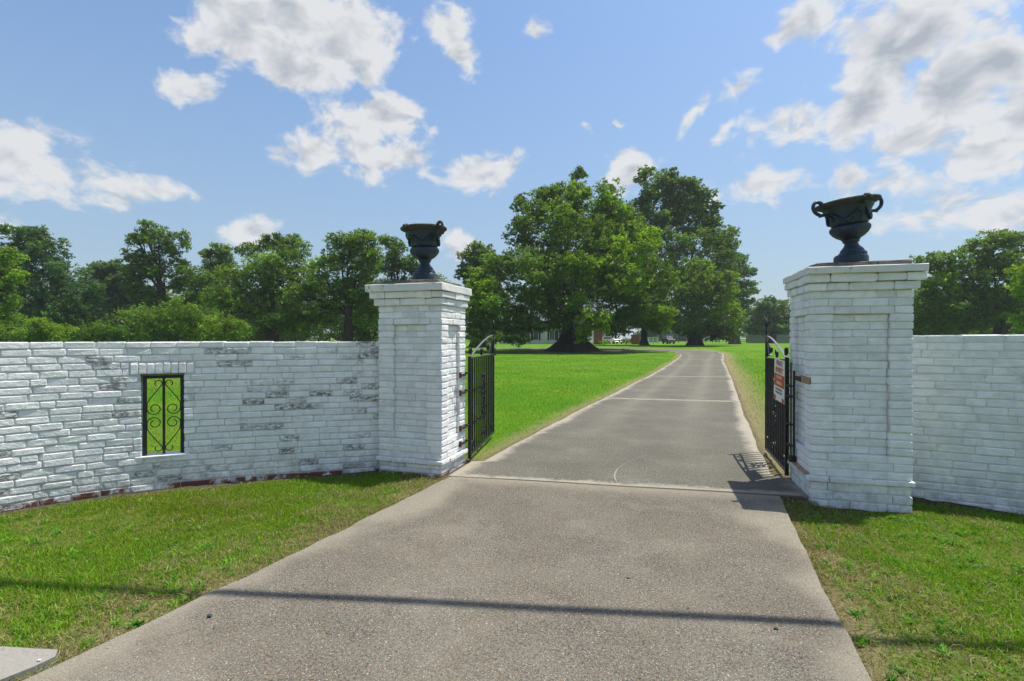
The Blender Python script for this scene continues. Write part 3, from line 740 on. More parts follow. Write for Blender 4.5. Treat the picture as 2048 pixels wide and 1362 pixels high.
def curved_wall(name, label, path, z0, z1, courses, setname, mortar, opening=None, base=None, brick_len=.215, vis=None):
    root = empty(name, base); tag(root, label, 'wall')
    if path is WALL_L: brick_len = .24
    P, D = path_len(path); total = D[-1]; ch = (z1 - z0) / courses; T = .20
    def frame(s):
        s = min(max(s, 0), total); e = .06; a = path_at(P, max(s - e, 0)); b = path_at(P, min(s + e, total)); c = path_at(P, s); d = b - a; return c, math.atan2(d[1], d[0])
    side = -1 if path is WALL_L else 1   # outward (towards the road) side
    def place(s, z, L, sy, sz, out, pr_extra=0):
        c, a = frame(s); n = np.array([-math.sin(a), math.cos(a)]) * (1 if path is WALL_R else -1)
        # n points away from the road
        c = c + n * (T / 2 - out); pr = math.hypot(c[0], c[1])
        if vis and not (vis[0] <= s <= vis[1]): pr = 1e6
        return (c[0], c[1], z, a, L, sy, sz, pr)
    specs = []; j = .0032
    for k in range(courses):
        z = z0 + (k + .5) * ch; s = -rnd.uniform(0, brick_len) - (brick_len / 2 if k % 2 else 0)
        while s < total:
            L = brick_len * rnd.uniform(.90, 1.10)
            if rnd.random() < .05: L *= .5
            a, b = s, s + L; s = b + j * rnd.uniform(.5, 1.2)
            a = max(a, 0); b = min(b, total)
            segs = [(a, b)]
            if opening:
                o0, o1, oz0, oz1 = opening
                if oz0 < z < oz1:
                    segs = []
                    if a < o0: segs.append((a, min(b, o0)))
                    if b > o1: segs.append((max(a, o1), b))
                # soldier course over the opening
                if oz1 < z < oz1 + ch * 1.9 and a < o1 + .1 and b > o0 - .1:
                    segs = []
                    if a < o0 - .1: segs.append((a, min(b, o0 - .11)))
                    if b > o1 + .1: segs.append((max(a, o1 + .11), b))
            for a_, b_ in segs:
                if b_ - a_ > .035:
                    specs.append(place((a_ + b_) / 2, z + rnd.gauss(0, .0015), b_ - a_ - .002, T, ch - .0095 * rnd.uniform(.55, 1.35), rnd.gauss(0, .0021)))
    if opening:
        o0, o1, oz0, oz1 = opening; kk = math.ceil((oz1 - z0) / ch - .5); zt = z0 + kk * ch
        n = 8; w = (o1 - o0 + .20) / n
        for i in range(n): specs.append(place(o0 - .10 + (i + .5) * w, zt + ch * .98, w - .008, T, ch * 1.72, .003 + rnd.gauss(0, .002)))
    place_bricks(specs, root, setname, 290, base)
    # mortar body, recessed, with the opening left out
    mb = MB(); n = 60; ss = np.linspace(0, total, n)
    def ringstrip(sa, sb, za, zb, rec=.011):
        st = [s for s in ss if sa < s < sb]; st = [sa] + st + [sb]; vs = []; 
        for s in st:
            c, a = frame(s); nn = np.array([-math.sin(a), math.cos(a)]) * (1 if path is WALL_R else -1)
            f_ = c + nn * rec; bk = c + nn * (T - rec)
            vs += [(f_[0], f_[1], za), (f_[0], f_[1], zb), (bk[0], bk[1], zb), (bk[0], bk[1], za)]
        fs = []
        for i in range(len(st) - 1):
            for q in range(4):
                a_, b_ = i * 4 + q, i * 4 + (q + 1) % 4; fs.append((a_, b_, b_ + 4, a_ + 4))
        fs += [(0, 1, 2, 3), tuple((len(st) - 1) * 4 + q for q in (3, 2, 1, 0))]
        mb.add([(v[0] - base[0], v[1] - base[1], v[2] - base[2]) for v in vs], fs)
    if opening:
        o0, o1, oz0, oz1 = opening; e = .008
        ringstrip(0.01, o0 - e, z0 - .2, z1 - .012); ringstrip(o1 + e, total - .01, z0 - .2, z1 - .012)
        ringstrip(o0 - e, o1 + e, z0 - .2, oz0 - e - .002); ringstrip(o0 - e, o1 + e, oz1 + e + .002, z1 - .012)
    else: ringstrip(0.01, total - .01, z0 - .2, z1 - .012)
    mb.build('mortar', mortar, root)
    return root, frame

# window opening: place it between two measured ends of the wall face
P_, D_ = path_len(WALL_L)
def s_of(pt): dd = np.hypot(P_[:, 0] - pt[0], P_[:, 1] - pt[1]); i = int(np.argmin(dd)); return D_[i]
pathfine = path_at(WALL_L, np.linspace(0, D_[-1], 600)); sfine = np.linspace(0, D_[-1], 600)
def s_bearing(px):
    lat = pathfine @ R2; dep = pathfine @ F2; return sfine[int(np.argmin(np.abs(lat / np.maximum(dep, .1) - (px - 1024) / _f)))]
S_W1 = s_bearing(367); S_W0 = s_bearing(283); S_EDGE = s_bearing(-30)
wl_z0, wl_z1, wl_c = -.055, 1.612, 22
CH_L = (wl_z1 - wl_z0) / wl_c
OZ0 = wl_z0 + 5 * CH_L + .012; OZ1 = wl_z0 + 17 * CH_L
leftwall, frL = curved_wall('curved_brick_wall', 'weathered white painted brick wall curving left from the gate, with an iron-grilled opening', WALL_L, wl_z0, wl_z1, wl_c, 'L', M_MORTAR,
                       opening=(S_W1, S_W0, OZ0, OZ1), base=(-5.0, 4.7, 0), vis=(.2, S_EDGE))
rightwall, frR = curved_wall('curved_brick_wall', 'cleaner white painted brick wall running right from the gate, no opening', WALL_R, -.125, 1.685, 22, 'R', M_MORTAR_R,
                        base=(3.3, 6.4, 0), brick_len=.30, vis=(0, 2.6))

# sill and iron grille in the opening
def build_window():
    c, a = frL((S_W0 + S_W1) / 2); w = abs(S_W0 - S_W1); h = OZ1 - OZ0
    nrm = np.array([-math.sin(a), math.cos(a)]) * -1
    # sill and lintel strips are parts of the wall
    b = Vector((-5.0, 4.7, 0))
    mb = MB(); mb.box((c[0] - b.x + nrm[0] * .088, c[1] - b.y + nrm[1] * .088, OZ0 - .013), (w + .12, .204, .020), a, .004); mb.build('sill', BRICK_L, leftwall)
    mb = MB(); mb.box((c[0] - b.x + nrm[0] * .09, c[1] - b.y + nrm[1] * .09, OZ1 + .010), (w + .02, .20, .014), a, .003); mb.build('lintel', M_FRAME, leftwall)
    p = c + nrm * .05
    g = empty('iron_window_grille', (p[0], p[1], OZ0), a + math.pi); tag(g, 'rusty iron grille with paired scrolls in the opening of the left wall', 'window grille')
    fw = .034
    for sx in (-1, 1): MB().box((sx * (w / 2 - fw / 2 - .004), 0, h / 2), (fw, .05, h - .006), 0, .003).build('frame_post', M_FRAME, g)
    MB().box((0, 0, h - fw / 2 - .004), (w - 2 * fw - .008, .048, fw), 0, .003).build('frame_rail', M_FRAME, g)
    MB().box((0, 0, (h - fw) / 2), (.024, .026, h - fw - .01), 0, .002).build('centre_bar', M_FRAME, g)
    iw = w / 2 - fw - .016; r0 = iw / 2
    def spiral(cx, cz, r, a0, turns, sgn, n=26):
        pts = []
        for i in range(n):
            t = i / (n - 1); aa = a0 + sgn * turns * 2 * math.pi * t; rr = r * (1 - .62 * t)
            pts.append((cx + rr * math.cos(aa), 0, cz + rr * math.sin(aa)))
        return pts
    for sx in (-1, 1):
        for sz in (-1, 1):
            mid = h * .485; cx = .012 + .002 + r0
            cz = mid + sz * (r0 + .006)
            # big scroll: starts at the outer side, goes under towards the middle, ends in a curl
            sp = spiral(cx, cz, r0 * .98, math.radians(20 * sz), 1.28, -sz)
            sp = [(x * 1, y, z) for x, y, z in sp]
            lead = [(.014, 0, mid + sz * h * .42), (.018, 0, mid + sz * h * .39), (cx + r0 * .55, 0, cz + sz * r0 * 1.55), (cx + r0 * .93, 0, cz + sz * r0 * .8)]
            pts = [(sx * x, y, z) for x, y, z in lead + sp]
            MB().tube(pts, .0052, 6).build('scroll', M_FRAME, g)
            zc = mid + sz * h * .43
            hook = [(sx * (.016 + .034 * (1 - math.cos(t)) ), 0, zc + sz * (-.02 + .034 * math.sin(t))) for t in np.linspace(.0, 3.9, 14)]
            MB().tube(hook, .0052, 6).build('curl', M_FRAME, g)
build_window()

# ------------------------------------------------------------------ pillars
def pillar(name, label, x0, y0, W_, D_, zb, z_ledge, z_body, z_corb, z_slab, z_top, sideface, setname, mortar):
    """x0,y0: lower-left corner in plan; sideface +1: the face towards the drive looks to +x, -1: -x"""
    cx, cy = x0 + W_ / 2, y0 + D_ / 2; base = (cx, cy, zb)
    root = empty(name, base); tag(root, label, 'gate pillar')
    specs = []; near = {'f': 0, 's': 1}
    drive_x = 1 if sideface > 0 else -1
    def course(z, h, grow_f, grow_drive, grow_out, grow_b, panel, k, jit=.0025, odd=None):
        xa, xb = x0 - (grow_drive if sideface < 0 else grow_out), x0 + W_ + (grow_drive if sideface > 0 else grow_out)
        ya, yb = y0 - grow_f, y0 + D_ + grow_b; odd = k % 2 if odd is None else odd
        cs = []
        for sx in (0, 1):
            for sy in (0, 1):
                L = .205 + rnd.uniform(-.012, .012) if panel else (.21 if (odd + sx) % 2 else .155) + rnd.uniform(-.01, .01)
                Dp = (.195 if panel else (.155 if (odd + sx) % 2 else .21)) + rnd.uniform(-.01, .01)
                cs.append((sx, sy, L, Dp)); vis = (sy == 0) or ((sx == 1) == (sideface > 0))
                bx = xa + L / 2 if sx == 0 else xb - L / 2; by = ya + Dp / 2 if sy == 0 else yb - Dp / 2
                specs.append((bx + rnd.gauss(0, jit), by + rnd.gauss(0, jit), z, 0, L, Dp, h - .010 * rnd.uniform(.5, 1.3), (0 if sy == 0 else 1) + rnd.random() * .1 if vis else 1e6))
        get = {(c[0], c[1]): c for c in cs}; rec = .042 if panel else 0
        for sy in (0, 1):   # runs along x
            l, r_ = xa + get[0, sy][2] + .004, xb - get[1, sy][2] - .004; cut = l + (r_ - l) * (.5 + (.14 if odd else -.12) + rnd.uniform(-.06, .06))
            for a, b in ((l, cut - .0022), (cut + .0022, r_)):
                yy = ya + .05 + rec if sy == 0 else yb - .05 - rec
                specs.append(((a + b) / 2, yy + rnd.gauss(0, jit), z, 0, b - a, .10, h - .010 * rnd.uniform(.5, 1.3), .5 + rnd.random() * .1 if sy == 0 else 1e6))
        for sx in (0, 1):   # runs along y
            l, r_ = ya + get[sx, 0][3] + .004, yb - get[sx, 1][3] - .004; vis = (sx == 1) == (sideface > 0)
            cut = l + (r_ - l) * (.5 + (-.1 if odd else .12)); 
            for a, b in ((l, cut - .0022), (cut + .0022, r_)):
                xx = xa + .05 + rec if sx == 0 else xb - .05 - rec
                specs.append((xx + rnd.gauss(0, jit), (a + b) / 2, z, math.pi / 2, b - a, .10, h - .010 * rnd.uniform(.5, 1.3), .8 + rnd.random() * .1 if vis else 1e6))
    nb = 3; hb = (z_ledge - .058 - zb) / nb; k = 0
    for i in range(nb): course(zb + (i + .5) * hb, hb, .004, -.004, -.012, .0, False, k, .004); k += 1
    course(z_ledge - .029, .058, .030, .030, .022, .02, False, k, .006); k += 1
    nbody = round((z_corb - z_body) / .0785); hc = (z_corb - z_body) / nbody
    for i in range(nbody):
        panel = 3 <= i <= nbody - 4
        course(z_body + (i + .5) * hc, hc, 0, 0, 0, 0, panel, k); k += 1
    hk = (z_slab - z_corb) / 2
    course(z_corb + hk * .5, hk, .032, .020, .045, .03, False, k, .002); k += 1
    course(z_corb + hk * 1.5, hk, .062, .038, .088, .06, False, k, .002)
    place_bricks(specs, root, setname, 285, base)
    # mortar core (recessed) with the shallow panels kept recessed
    mb = MB(); e = .011
    def cb(xa, xb, ya, yb, za, zb_): mb.box(((xa + xb) / 2 - cx, (ya + yb) / 2 - cy, (za + zb_) / 2 - zb), (xb - xa, yb - ya, zb_ - za))
    cb(x0 + .018, x0 + W_ - .018, y0 + e, y0 + D_ - e, zb - .15, z_ledge - .004)
    mb.build('mortar_base', mortar, root); mb = MB()
    zp0 = z_body + 3 * hc; zp1 = z_body + (nbody - 3) * hc
    cb(x0 + e, x0 + W_ - e, y0 + e, y0 + D_ - e, z_ledge - .003, zp0 - .002)
    cb(x0 + e, x0 + W_ - e, y0 + e, y0 + D_ - e, zp1 + .002, z_slab - .004)
    cb(x0 + e + .043, x0 + W_ - e - .043, y0 + e + .043, y0 + D_ - e - .043, zp0 - .002, zp1 + .002)
    for sx in (0, 1):
        for sy in (0, 1):
            xa = x0 + e if sx == 0 else x0 + W_ - e - .185; ya = y0 + e if sy == 0 else y0 + D_ - e - .175
            cb(xa, xa + .185, ya, ya + .175, zp0 - .001, zp1 + .001)
    mb.build('mortar', mortar, root)
    ox0, ox1 = (.13, .05) if sideface > 0 else (.05, .085)
    def cap_slab(nm, xa, xb, ya, yb, za, zb_, mat, bev, rough):
        # subdivided top and faces so that the edge is a little uneven
        bm = bmesh.new(); bmesh.ops.create_cube(bm, size=1)
        for v in bm.verts: v.co = Vector((xa + (v.co.x + .5) * (xb - xa) - cx, ya + (v.co.y + .5) * (yb - ya) - cy, za + (v.co.z + .5) * (zb_ - za) - zb))
        bmesh.ops.bevel(bm, geom=[e_ for e_ in bm.edges], offset=bev, segments=1, affect='EDGES')
        bmesh.ops.subdivide_edges(bm, edges=[e_ for e_ in bm.edges if e_.calc_length() > .3], cuts=7, use_grid_fill=True)
        rr = random.Random(5)
        for v in bm.verts: v.co += Vector((rr.gauss(0, rough), rr.gauss(0, rough), rr.gauss(0, rough * .6)))
        me = bpy.data.meshes.new(nm); bm.to_mesh(me); bm.free(); me.materials.append(mat); return link(nm, me, root)
    cap_slab('capstone', x0 - ox0, x0 + W_ + ox1, y0 - .10, y0 + D_ + .10, z_slab, z_top, M_CAP, .006, .0018)
    cap_slab('top_slab', x0 - ox0 + .10, x0 + W_ + ox1 - .10, y0 + .0, y0 + D_ + .0, z_top + .001, z_top + .052, M_PLINTH, .008, .004)
    return root, (cx, cy)
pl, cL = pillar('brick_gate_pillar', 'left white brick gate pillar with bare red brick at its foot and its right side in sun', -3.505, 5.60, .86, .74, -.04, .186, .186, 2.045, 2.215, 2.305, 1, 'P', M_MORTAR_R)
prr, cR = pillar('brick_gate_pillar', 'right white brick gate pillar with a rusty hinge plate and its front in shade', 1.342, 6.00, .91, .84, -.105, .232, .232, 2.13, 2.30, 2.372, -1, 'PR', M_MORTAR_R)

_t = math.radians(2.5); prr.rotation_euler = (0, 0, _t)
cR = (1.342 + .455 * math.cos(_t) - .42 * math.sin(_t), 6.0 + .455 * math.sin(_t) + .42 * math.cos(_t))
prr.location = (cR[0], cR[1], -.105)

# ------------------------------------------------------------------ urns
def urn(label, loc, sxy, sz, rz, tilt, twigs):
    root = empty('garden_urn', loc, rz); tag(root, label, 'urn')
    Tm = Matrix.Translation((0, 0, .28 * sz)) @ Matrix.Rotation(tilt[1], 4, 'Y') @ Matrix.Rotation(tilt[0], 4, 'X') @ Matrix.Translation((0, 0, -.28 * sz)) @ Matrix.Diagonal((sxy, sxy, sz, 1))
    Bm = Matrix.Diagonal((sxy, sxy, sz, 1))
    MB().lathe([(.0, .0), (.178, .0), (.180, .012), (.180, .10), (.170, .118), (.158, .124)], 40, M=Bm).build('base', M_URN, root)
    MB().lathe([(.150, .118), (.152, .140), (.140, .158), (.122, .166), (.128, .174), (.112, .196), (.082, .226), (.072, .250), (.071, .262), (.086, .270), (.090, .278), (.086, .288), (.098, .296), (.10, .300)], 40, M=Tm).build('foot', M_URN, root)
    def flute(a, z): return 1 + (.030 * abs(math.sin(a * 15)) - .015) * min(1, max(0, (z - .296) / .04)) * min(1, max(0, (.462 - z) / .03))
    prof = [(.05, .296), (.10, .305), (.145, .330), (.185, .365), (.208, .398), (.213, .420), (.205, .444), (.190, .456), (.176, .462), (.180, .470)]
    MB().lathe(prof, 120, flute, M=Tm).build('bowl', M_URN, root)
    prof = [(.180, .462), (.196, .472), (.204, .500), (.214, .545), (.228, .585), (.246, .620), (.258, .636), (.262, .645), (.266, .668), (.262, .672), (.240, .668), (.21, .64)]
    MB().lathe(prof, 64, lambda a, z: 1 + .006 * math.sin(a * 7 + z * 90) * (z < .6), M=Tm).build('body', M_URN, root)
    def rimmod(a, z): return 1 + .022 * abs(math.sin(a * 14)) + .010 * math.sin(a * 5 + 1)
    MB().lathe([(.24, .660), (.262, .666), (.300, .678), (.325, .690), (.334, .702), (.332, .716), (.318, .724), (.300, .722), (.286, .712), (.27, .69), (.25, .66)], 112, rimmod, M=Tm).build('rim', M_URNRIM, root)
    MB().lathe([(.0, .672), (.15, .675), (.262, .668)], 24, M=Tm).build('soil', M_SOIL, root)
    # swags of fruit and leaves between the masks
    for k in range(4):
        mb = MB(); a0 = k * math.pi / 2 + .2
        for i in range(15):
            t = i / 14; a = a0 + t * (math.pi / 2 - .4); zz = .590 - .085 * math.sin(math.pi * t); rr = .212 + (zz - .54) * .38 + .012; s_ = .013 + .011 * math.sin(math.pi * t) + rnd.uniform(-.002, .003)
            cc = Vector((rr * math.cos(a), rr * math.sin(a), zz + rnd.uniform(-.008, .008)))
            _sph(mb, cc, s_, Tm)
        for i in range(9):
            a = a0 - .2 + rnd.uniform(-.12, .12); zz = .50 + rnd.uniform(0, .10); _sph(mb, Vector(((.212 + (zz - .54) * .38) * math.cos(a), (.212 + (zz - .54) * .38) * math.sin(a), zz)), rnd.uniform(.012, .021), Tm)
        mb.build('garland', M_URN, root)
    # mask ornaments on the rim, front and back
    for k in (1, 3):
        mb = MB(); a = k * math.pi / 2
        for (da, zz, s_, dr) in ((0, .702, .036, .02), (-.09, .69, .026, .015), (.09, .69, .026, .015), (0, .66, .026, -.01), (-.05, .722, .02, .0), (.05, .722, .02, .0)):
            _sph(mb, Vector(((.318 + dr) * math.cos(a + da), (.318 + dr) * math.sin(a + da), zz)), s_, Tm)
        mb.build('mask', M_URNRIM, root)
    # scrolled handles at the two sides
    for sgn in (-1, 1):
        pts = []
        for p in [(.300, .700), (.318, .728), (.350, .748), (.385, .742), (.408, .712), (.410, .672), (.392, .636), (.362, .610), (.330, .596), (.296, .598), (.262, .592), (.236, .575)]:
            pts.append(tuple(Tm @ Vector((sgn * (p[0] + max(0, p[0] - .25) * .10), 0, p[1]))))
        rs = [.026, .024, .022, .021, .020, .021, .021, .021, .020, .018, .015, .010]
        pts = [tuple(q) for q in smooth3(pts, 3)]; rs = list(np.interp(np.linspace(0, 11, len(pts)), range(12), rs))
        mb = MB().tube(pts, [r_ * sxy for r_ in rs], 10)
        for q in ((.355, .588, .016), (.415, .70, .013), (.275, .575, .02), (.31, .70, .034)):
            _sph(mb, Vector((sgn * q[0], 0, q[1])), q[2], Tm)
        mb.build('handle', M_URN if twigs == 0 else M_URNRIM, root)
    if twigs:
        mb = MB()
        for i in range(twigs):
            x, y = rnd.uniform(-.17, .17), rnd.uniform(-.15, .15); p = [Tm @ Vector((x, y, .66))]
            for q in range(4): p.append(p[-1] + Vector((rnd.uniform(-.02, .025), rnd.uniform(-.02, .02), rnd.uniform(.022, .038))))
            mb.tube(p, [.002, .0018, .0015, .001, .0008], 4)
            for q in (2, 3): mb.tube([p[q], p[q] + Vector((rnd.uniform(-.04, .04), rnd.uniform(-.02, .02), rnd.uniform(.01, .04)))], [.0013, .0007], 4)
        o_ = mb.build('dead_twigs', M_DEAD, root); o_['kind'] = 'stuff'
    return root
def _sph(mb, c, r, M):
    vs = []; n = 6
    for i, ph in enumerate((-60, -20, 20, 60)):
        for j in range(n):
            a = 2 * math.pi * (j + .5 * (i % 2)) / n; p = math.radians(ph); vs.append(M @ (c + Vector((math.cos(a) * math.cos(p), math.sin(a) * math.cos(p), math.sin(p))) * r))
    fs = []
    for i in range(3):
        for j in range(n): a, b = i * n + j, i * n + (j + 1) % n; fs.append((a, b, b + n, a + n))
    fs += [tuple(range(n))[::-1], tuple(3 * n + j for j in range(n))]; mb.add(vs, fs, True)
def smooth3(P, n):
    P = [np.array(p, float) for p in P]; out = []
    for i in range(len(P) - 1):
        p0 = P[max(i - 1, 0)]; p1 = P[i]; p2 = P[i + 1]; p3 = P[min(i + 2, len(P) - 1)]
        for k in range(n):
            t = k / n; out.append(.5 * ((2 * p1) + (-p0 + p2) * t + (2 * p0 - 5 * p1 + 4 * p2 - p3) * t * t + (-p0 + 3 * p1 - 3 * p2 + p3) * t ** 3))
    out.append(P[-1]); return out
urn('blue-black cast iron urn with two looped handles, leaning on the right gate pillar', (cR[0] + .045, cR[1] - .01, 2.372 + .053), .90, .97, YAW + .05, (math.radians(0), math.radians(-6)), 0)
urn('narrower black cast iron urn with dead twigs on the left gate pillar', (cL[0] + .02, cL[1], 2.305 + .053), .87, .975, YAW - .75, (math.radians(2), math.radians(0)), 6)
# small weed growing beside the left urn
def leafy_weed():
    mb = MB(); o = Vector((cL[0] + .26, cL[1] - .18, 2.357))
    root = empty('small_weed', o); tag(root, 'tiny leafy weed rooted on the slab beside the left urn', 'weed')
    for i in range(5):
        p = [Vector((0, 0, 0))]
        for q in range(3): p.append(p[-1] + Vector((rnd.uniform(-.02, .025), rnd.uniform(-.02, .02), rnd.uniform(.015, .03))))
        mb.tube(p, .0015, 4)
    mb.build('stem', M_DEAD, root)
    n = 40; pts = RG.normal(0, 1, (n, 3)) * (.03, .02, .02) + (.01, 0, .05)
    me = leaf_mesh('leaves', pts, np.full(n, .014), np.tile((.07, .15, .03), (n, 1)), 0); link('leaves', me, root)

def leaf_mesh(name, pts, size, cols, updir=.5, outn=None, mat=None):
    n = len(pts); nr = RG.normal(0, 1, (n, 3)); 
    if outn is not None: nr = nr * .75 + outn * .8
    nr[:, 2] = nr[:, 2] + updir
    nr /= np.linalg.norm(nr, axis=1)[:, None] + 1e-9
    t = RG.normal(0, 1, (n, 3)); t -= (t * nr).sum(1)[:, None] * nr; t /= np.linalg.norm(t, axis=1)[:, None] + 1e-9
    b = np.cross(nr, t); L = size[:, None]; Wd = size[:, None] * RG.uniform(.42, .8, n)[:, None]
    V = np.stack([pts - t * L * .5, pts + b * Wd * .5 + nr * L * .06, pts + t * L * .5, pts - b * Wd * .5 - nr * L * .04], 1).reshape(-1, 3)
    F = np.arange(n * 4).reshape(-1, 4)
    return mesh_np(name, V, F, 4, mat or M_LEAF, False, colors=np.repeat(cols, 4, axis=0))
leafy_weed()

# ------------------------------------------------------------------ gates
def gate(label, hinge, ang, Lg, z0, z1, far_drop, arch_side, bars=11, sign=False):
    """hinge: plan position; ang: direction of the leaf; local x runs from hinge to free end"""
    root = empty('iron_gate', (hinge[0], hinge[1], 0), ang); tag(root, label, 'gate')
    zt = lambda x: z1 - far_drop * x / Lg; zb_ = lambda x: z0 - far_drop * x / Lg
    MB().box((0.02, 0, (z0 + z1) / 2 + .0), (.042, .042, z1 - z0 + .04), 0, .003).build('hinge_stile', M_IRON, root)
    MB().box((Lg - .012, 0, (zt(Lg) + zb_(Lg)) / 2), (.024, .026, z1 - z0), 0, .002).build('end_stile', M_IRON, root)
    for nm, fz in (('top_rail', zt), ('bottom_rail', lambda x: zb_(x) + .03)):
        MB().strip([(.042, 0, fz(.042) - .008), (Lg - .025, 0, fz(Lg - .025) - .008)], .030, .016, (0, 1, 0)).build(nm, M_IRON, root)
    mid = Lg * .52
    for i in range(bars):
        x = .042 + (Lg - .066) * (i + 1) / (bars + 1)
        MB().box((x, 0, (zt(x) - .016 + zb_(x) + .038) / 2), (.022, .022, zt(x) - zb_(x) - .056), 0, .001).build('bar', M_IRON, root)
    # ornament band of lozenge and scrolls at the middle, both faces of the leaf
    def scr(cx, cz, r, a0, turns, sg, w=.014, n=22, y=0):
        return [(cx + r * (1 - .65 * i / (n - 1)) * math.cos(a0 + sg * turns * 6.283 * i / (n - 1)), y, cz + r * (1 - .65 * i / (n - 1)) * math.sin(a0 + sg * turns * 6.283 * i / (n - 1))) for i in range(n)]
    zc = (z0 + z1) / 2 - far_drop * .5
    for (cx, cz, r, a0, sg) in ((mid - .09, zc + .10, .062, -1.2, 1), (mid + .09, zc + .10, .062, 4.34, -1), (mid - .09, zc - .10, .062, 1.2, -1), (mid + .09, zc - .10, .062, 1.94, 1),
                                (mid - .10, z0 + .17, .07, 1.57, 1), (mid + .10, z0 + .17, .07, 1.57, -1), (Lg - .16, z0 + .14, .06, .3, 1), (.18, z0 + .14, .06, 2.8, -1),
                                (mid - .07, zc + .36, .05, -1.57, 1), (mid + .07, zc + .36, .05, -1.57, -1)):
        MB().strip(scr(cx, cz, r, a0, 1.15, sg), .026, .009, (0, 1, 0)).build('scroll', M_IRON, root)
    for sg in (-1, 1):
        MB().strip([(mid, 0, zc + .30), (mid + sg * .055, 0, zc + .16), (mid + sg * .02, 0, zc), (mid + sg * .055, 0, zc - .16), (mid, 0, zc - .30)], .026, .009, (0, 1, 0)).build('lozenge', M_IRON, root)
    for x in np.linspace(.16, Lg - .14, 8):
        for zz in (z0 + (z1 - z0) * .32, z0 + (z1 - z0) * .66):
            xx = .042 + (Lg - .066) * round((x - .042) / (Lg - .066) * (bars + 1)) / (bars + 1)
            mbk = MB().box((xx, 0, zz - far_drop * xx / Lg), (.034, .034, .026), 0, .003); mbk.build('collar', M_IRON, root)
    # swept top: from a curl at the hinge up to the free end
    ap = []; H = .30
    for i in range(16):
        t = i / 15; ap.append((.07 + (Lg - .11) * t, 0, zt(0) + .015 + H * (1 - (1 - t) ** 1.55) - far_drop * t))
    ap.append((Lg - .015, 0, ap[-1][2] - .05)); ap.append((Lg - .02, 0, zt(Lg)))
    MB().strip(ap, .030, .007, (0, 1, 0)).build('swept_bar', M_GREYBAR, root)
    MB().strip(scr(.05, z1 + .09, .055, -1.0, 1.2, 1), .030, .007, (0, 1, 0)).build('scroll', M_IRON, root)
    MB().strip(scr(Lg * .45, zt(Lg * .45) + .07, .055, -1.57, 1.1, -1), .030, .007, (0, 1, 0)).build('scroll', M_IRON, root)
    MB().strip(scr(Lg * .72, zt(Lg * .72) + .11, .08, -1.57, 1.1, 1), .030, .007, (0, 1, 0)).build('scroll', M_IRON, root)
    MB().strip([(Lg - .30, 0, zt(Lg) + .03), (Lg - .20, 0, zt(Lg) + .20), (Lg - .11, 0, zt(Lg) + .02)], .026, .006, (0, 1, 0)).build('brace', M_IRON, root)
    MB().strip([(Lg - .11, 0, zt(Lg) + .02), (Lg - .06, 0, zt(Lg) + .22), (Lg - .025, 0, zt(Lg) + .02)], .026, .006, (0, 1, 0)).build('brace', M_IRON, root)
    zf = ap[-3][2] - .02
    MB().tube([(Lg - .02, 0, zf), (Lg - .02, 0, zf + .05), (Lg - .02, 0, zf + .07), (Lg - .02, 0, zf + .09), (Lg - .02, 0, zf + .14), (Lg - .02, 0, zf + .17), (Lg - .02, 0, zf + .21), (Lg - .02, 0, zf + .27)], [.012, .010, .024, .010, .009, .026, .020, .002], 8).build('finial', M_IRON, root)
    return root
gL = gate('left black iron gate leaf standing open against the lawn, no sign on it', (-2.600, 6.36), math.radians(90 + 9.2), 1.80, .06, 1.385, .0, 1)
gR = gate('right black iron gate leaf standing open with a trespass sign on it', (1.262, 6.72), math.radians(90 - .5), 1.56, .055, 1.40, .035, 1)
# latch ring of the left leaf
MB().tube([(1.80 + .03 + .03 * math.cos(t), .0, 1.27 + .06 * math.sin(t)) for t in np.linspace(0, 6.283, 16)], .005, 6).build('latch_ring', M_IRON, gL)
# hinge brackets fixed to the pillars (parts of the pillars)
def on_pillar(root, nm, c, s, mat, rz=0, bev=.004):
    b = {pl.name: Vector((-3.075, 5.985, -.04)), prr.name: Vector((1.797, 6.42, -.105))}[root.name]; return MB().box((c[0] - b.x, c[1] - b.y, c[2] - b.z), s, rz, bev).build(nm, mat, root)
for zz in (.28, .48, .94, 1.17):
    on_pillar(pl, 'hinge_bracket', (-2.628, 6.22, zz), (.022, .20, .035), M_RUST)
    on_pillar(pl, 'hinge_bracket', (-2.612, 6.32, zz + .02), (.05, .05, .022), M_IRON)
    on_pillar(pl, 'hinge_bracket', (-2.628, 6.14, zz), (.026, .03, .075), M_RUST)
on_pillar(prr, 'hinge_plate', (1.336, 6.18, 1.205), (.014, .36, .075), M_RUSTLT)
on_pillar(prr, 'hinge_plate', (1.330, 6.40, 1.20), (.03, .20, .05), M_RUST)
on_pillar(prr, 'ledge_plate', (1.318, 6.26, .240), (.06, .46, .016), M_RUSTLT)
on_pillar(prr, 'hinge_bracket', (1.315, 6.58, .27), (.08, .10, .06), M_RUST)
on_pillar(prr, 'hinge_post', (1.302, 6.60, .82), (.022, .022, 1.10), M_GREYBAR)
on_pillar(prr, 'hinge_rod', (1.318, 6.53, .78), (.022, .022, 1.0), M_FRAME)
for zz in (.42, .66, .98, 1.10): on_pillar(prr, 'hinge_bracket', (1.296, 6.62, zz), (.05, .13, .018), M_RUST)

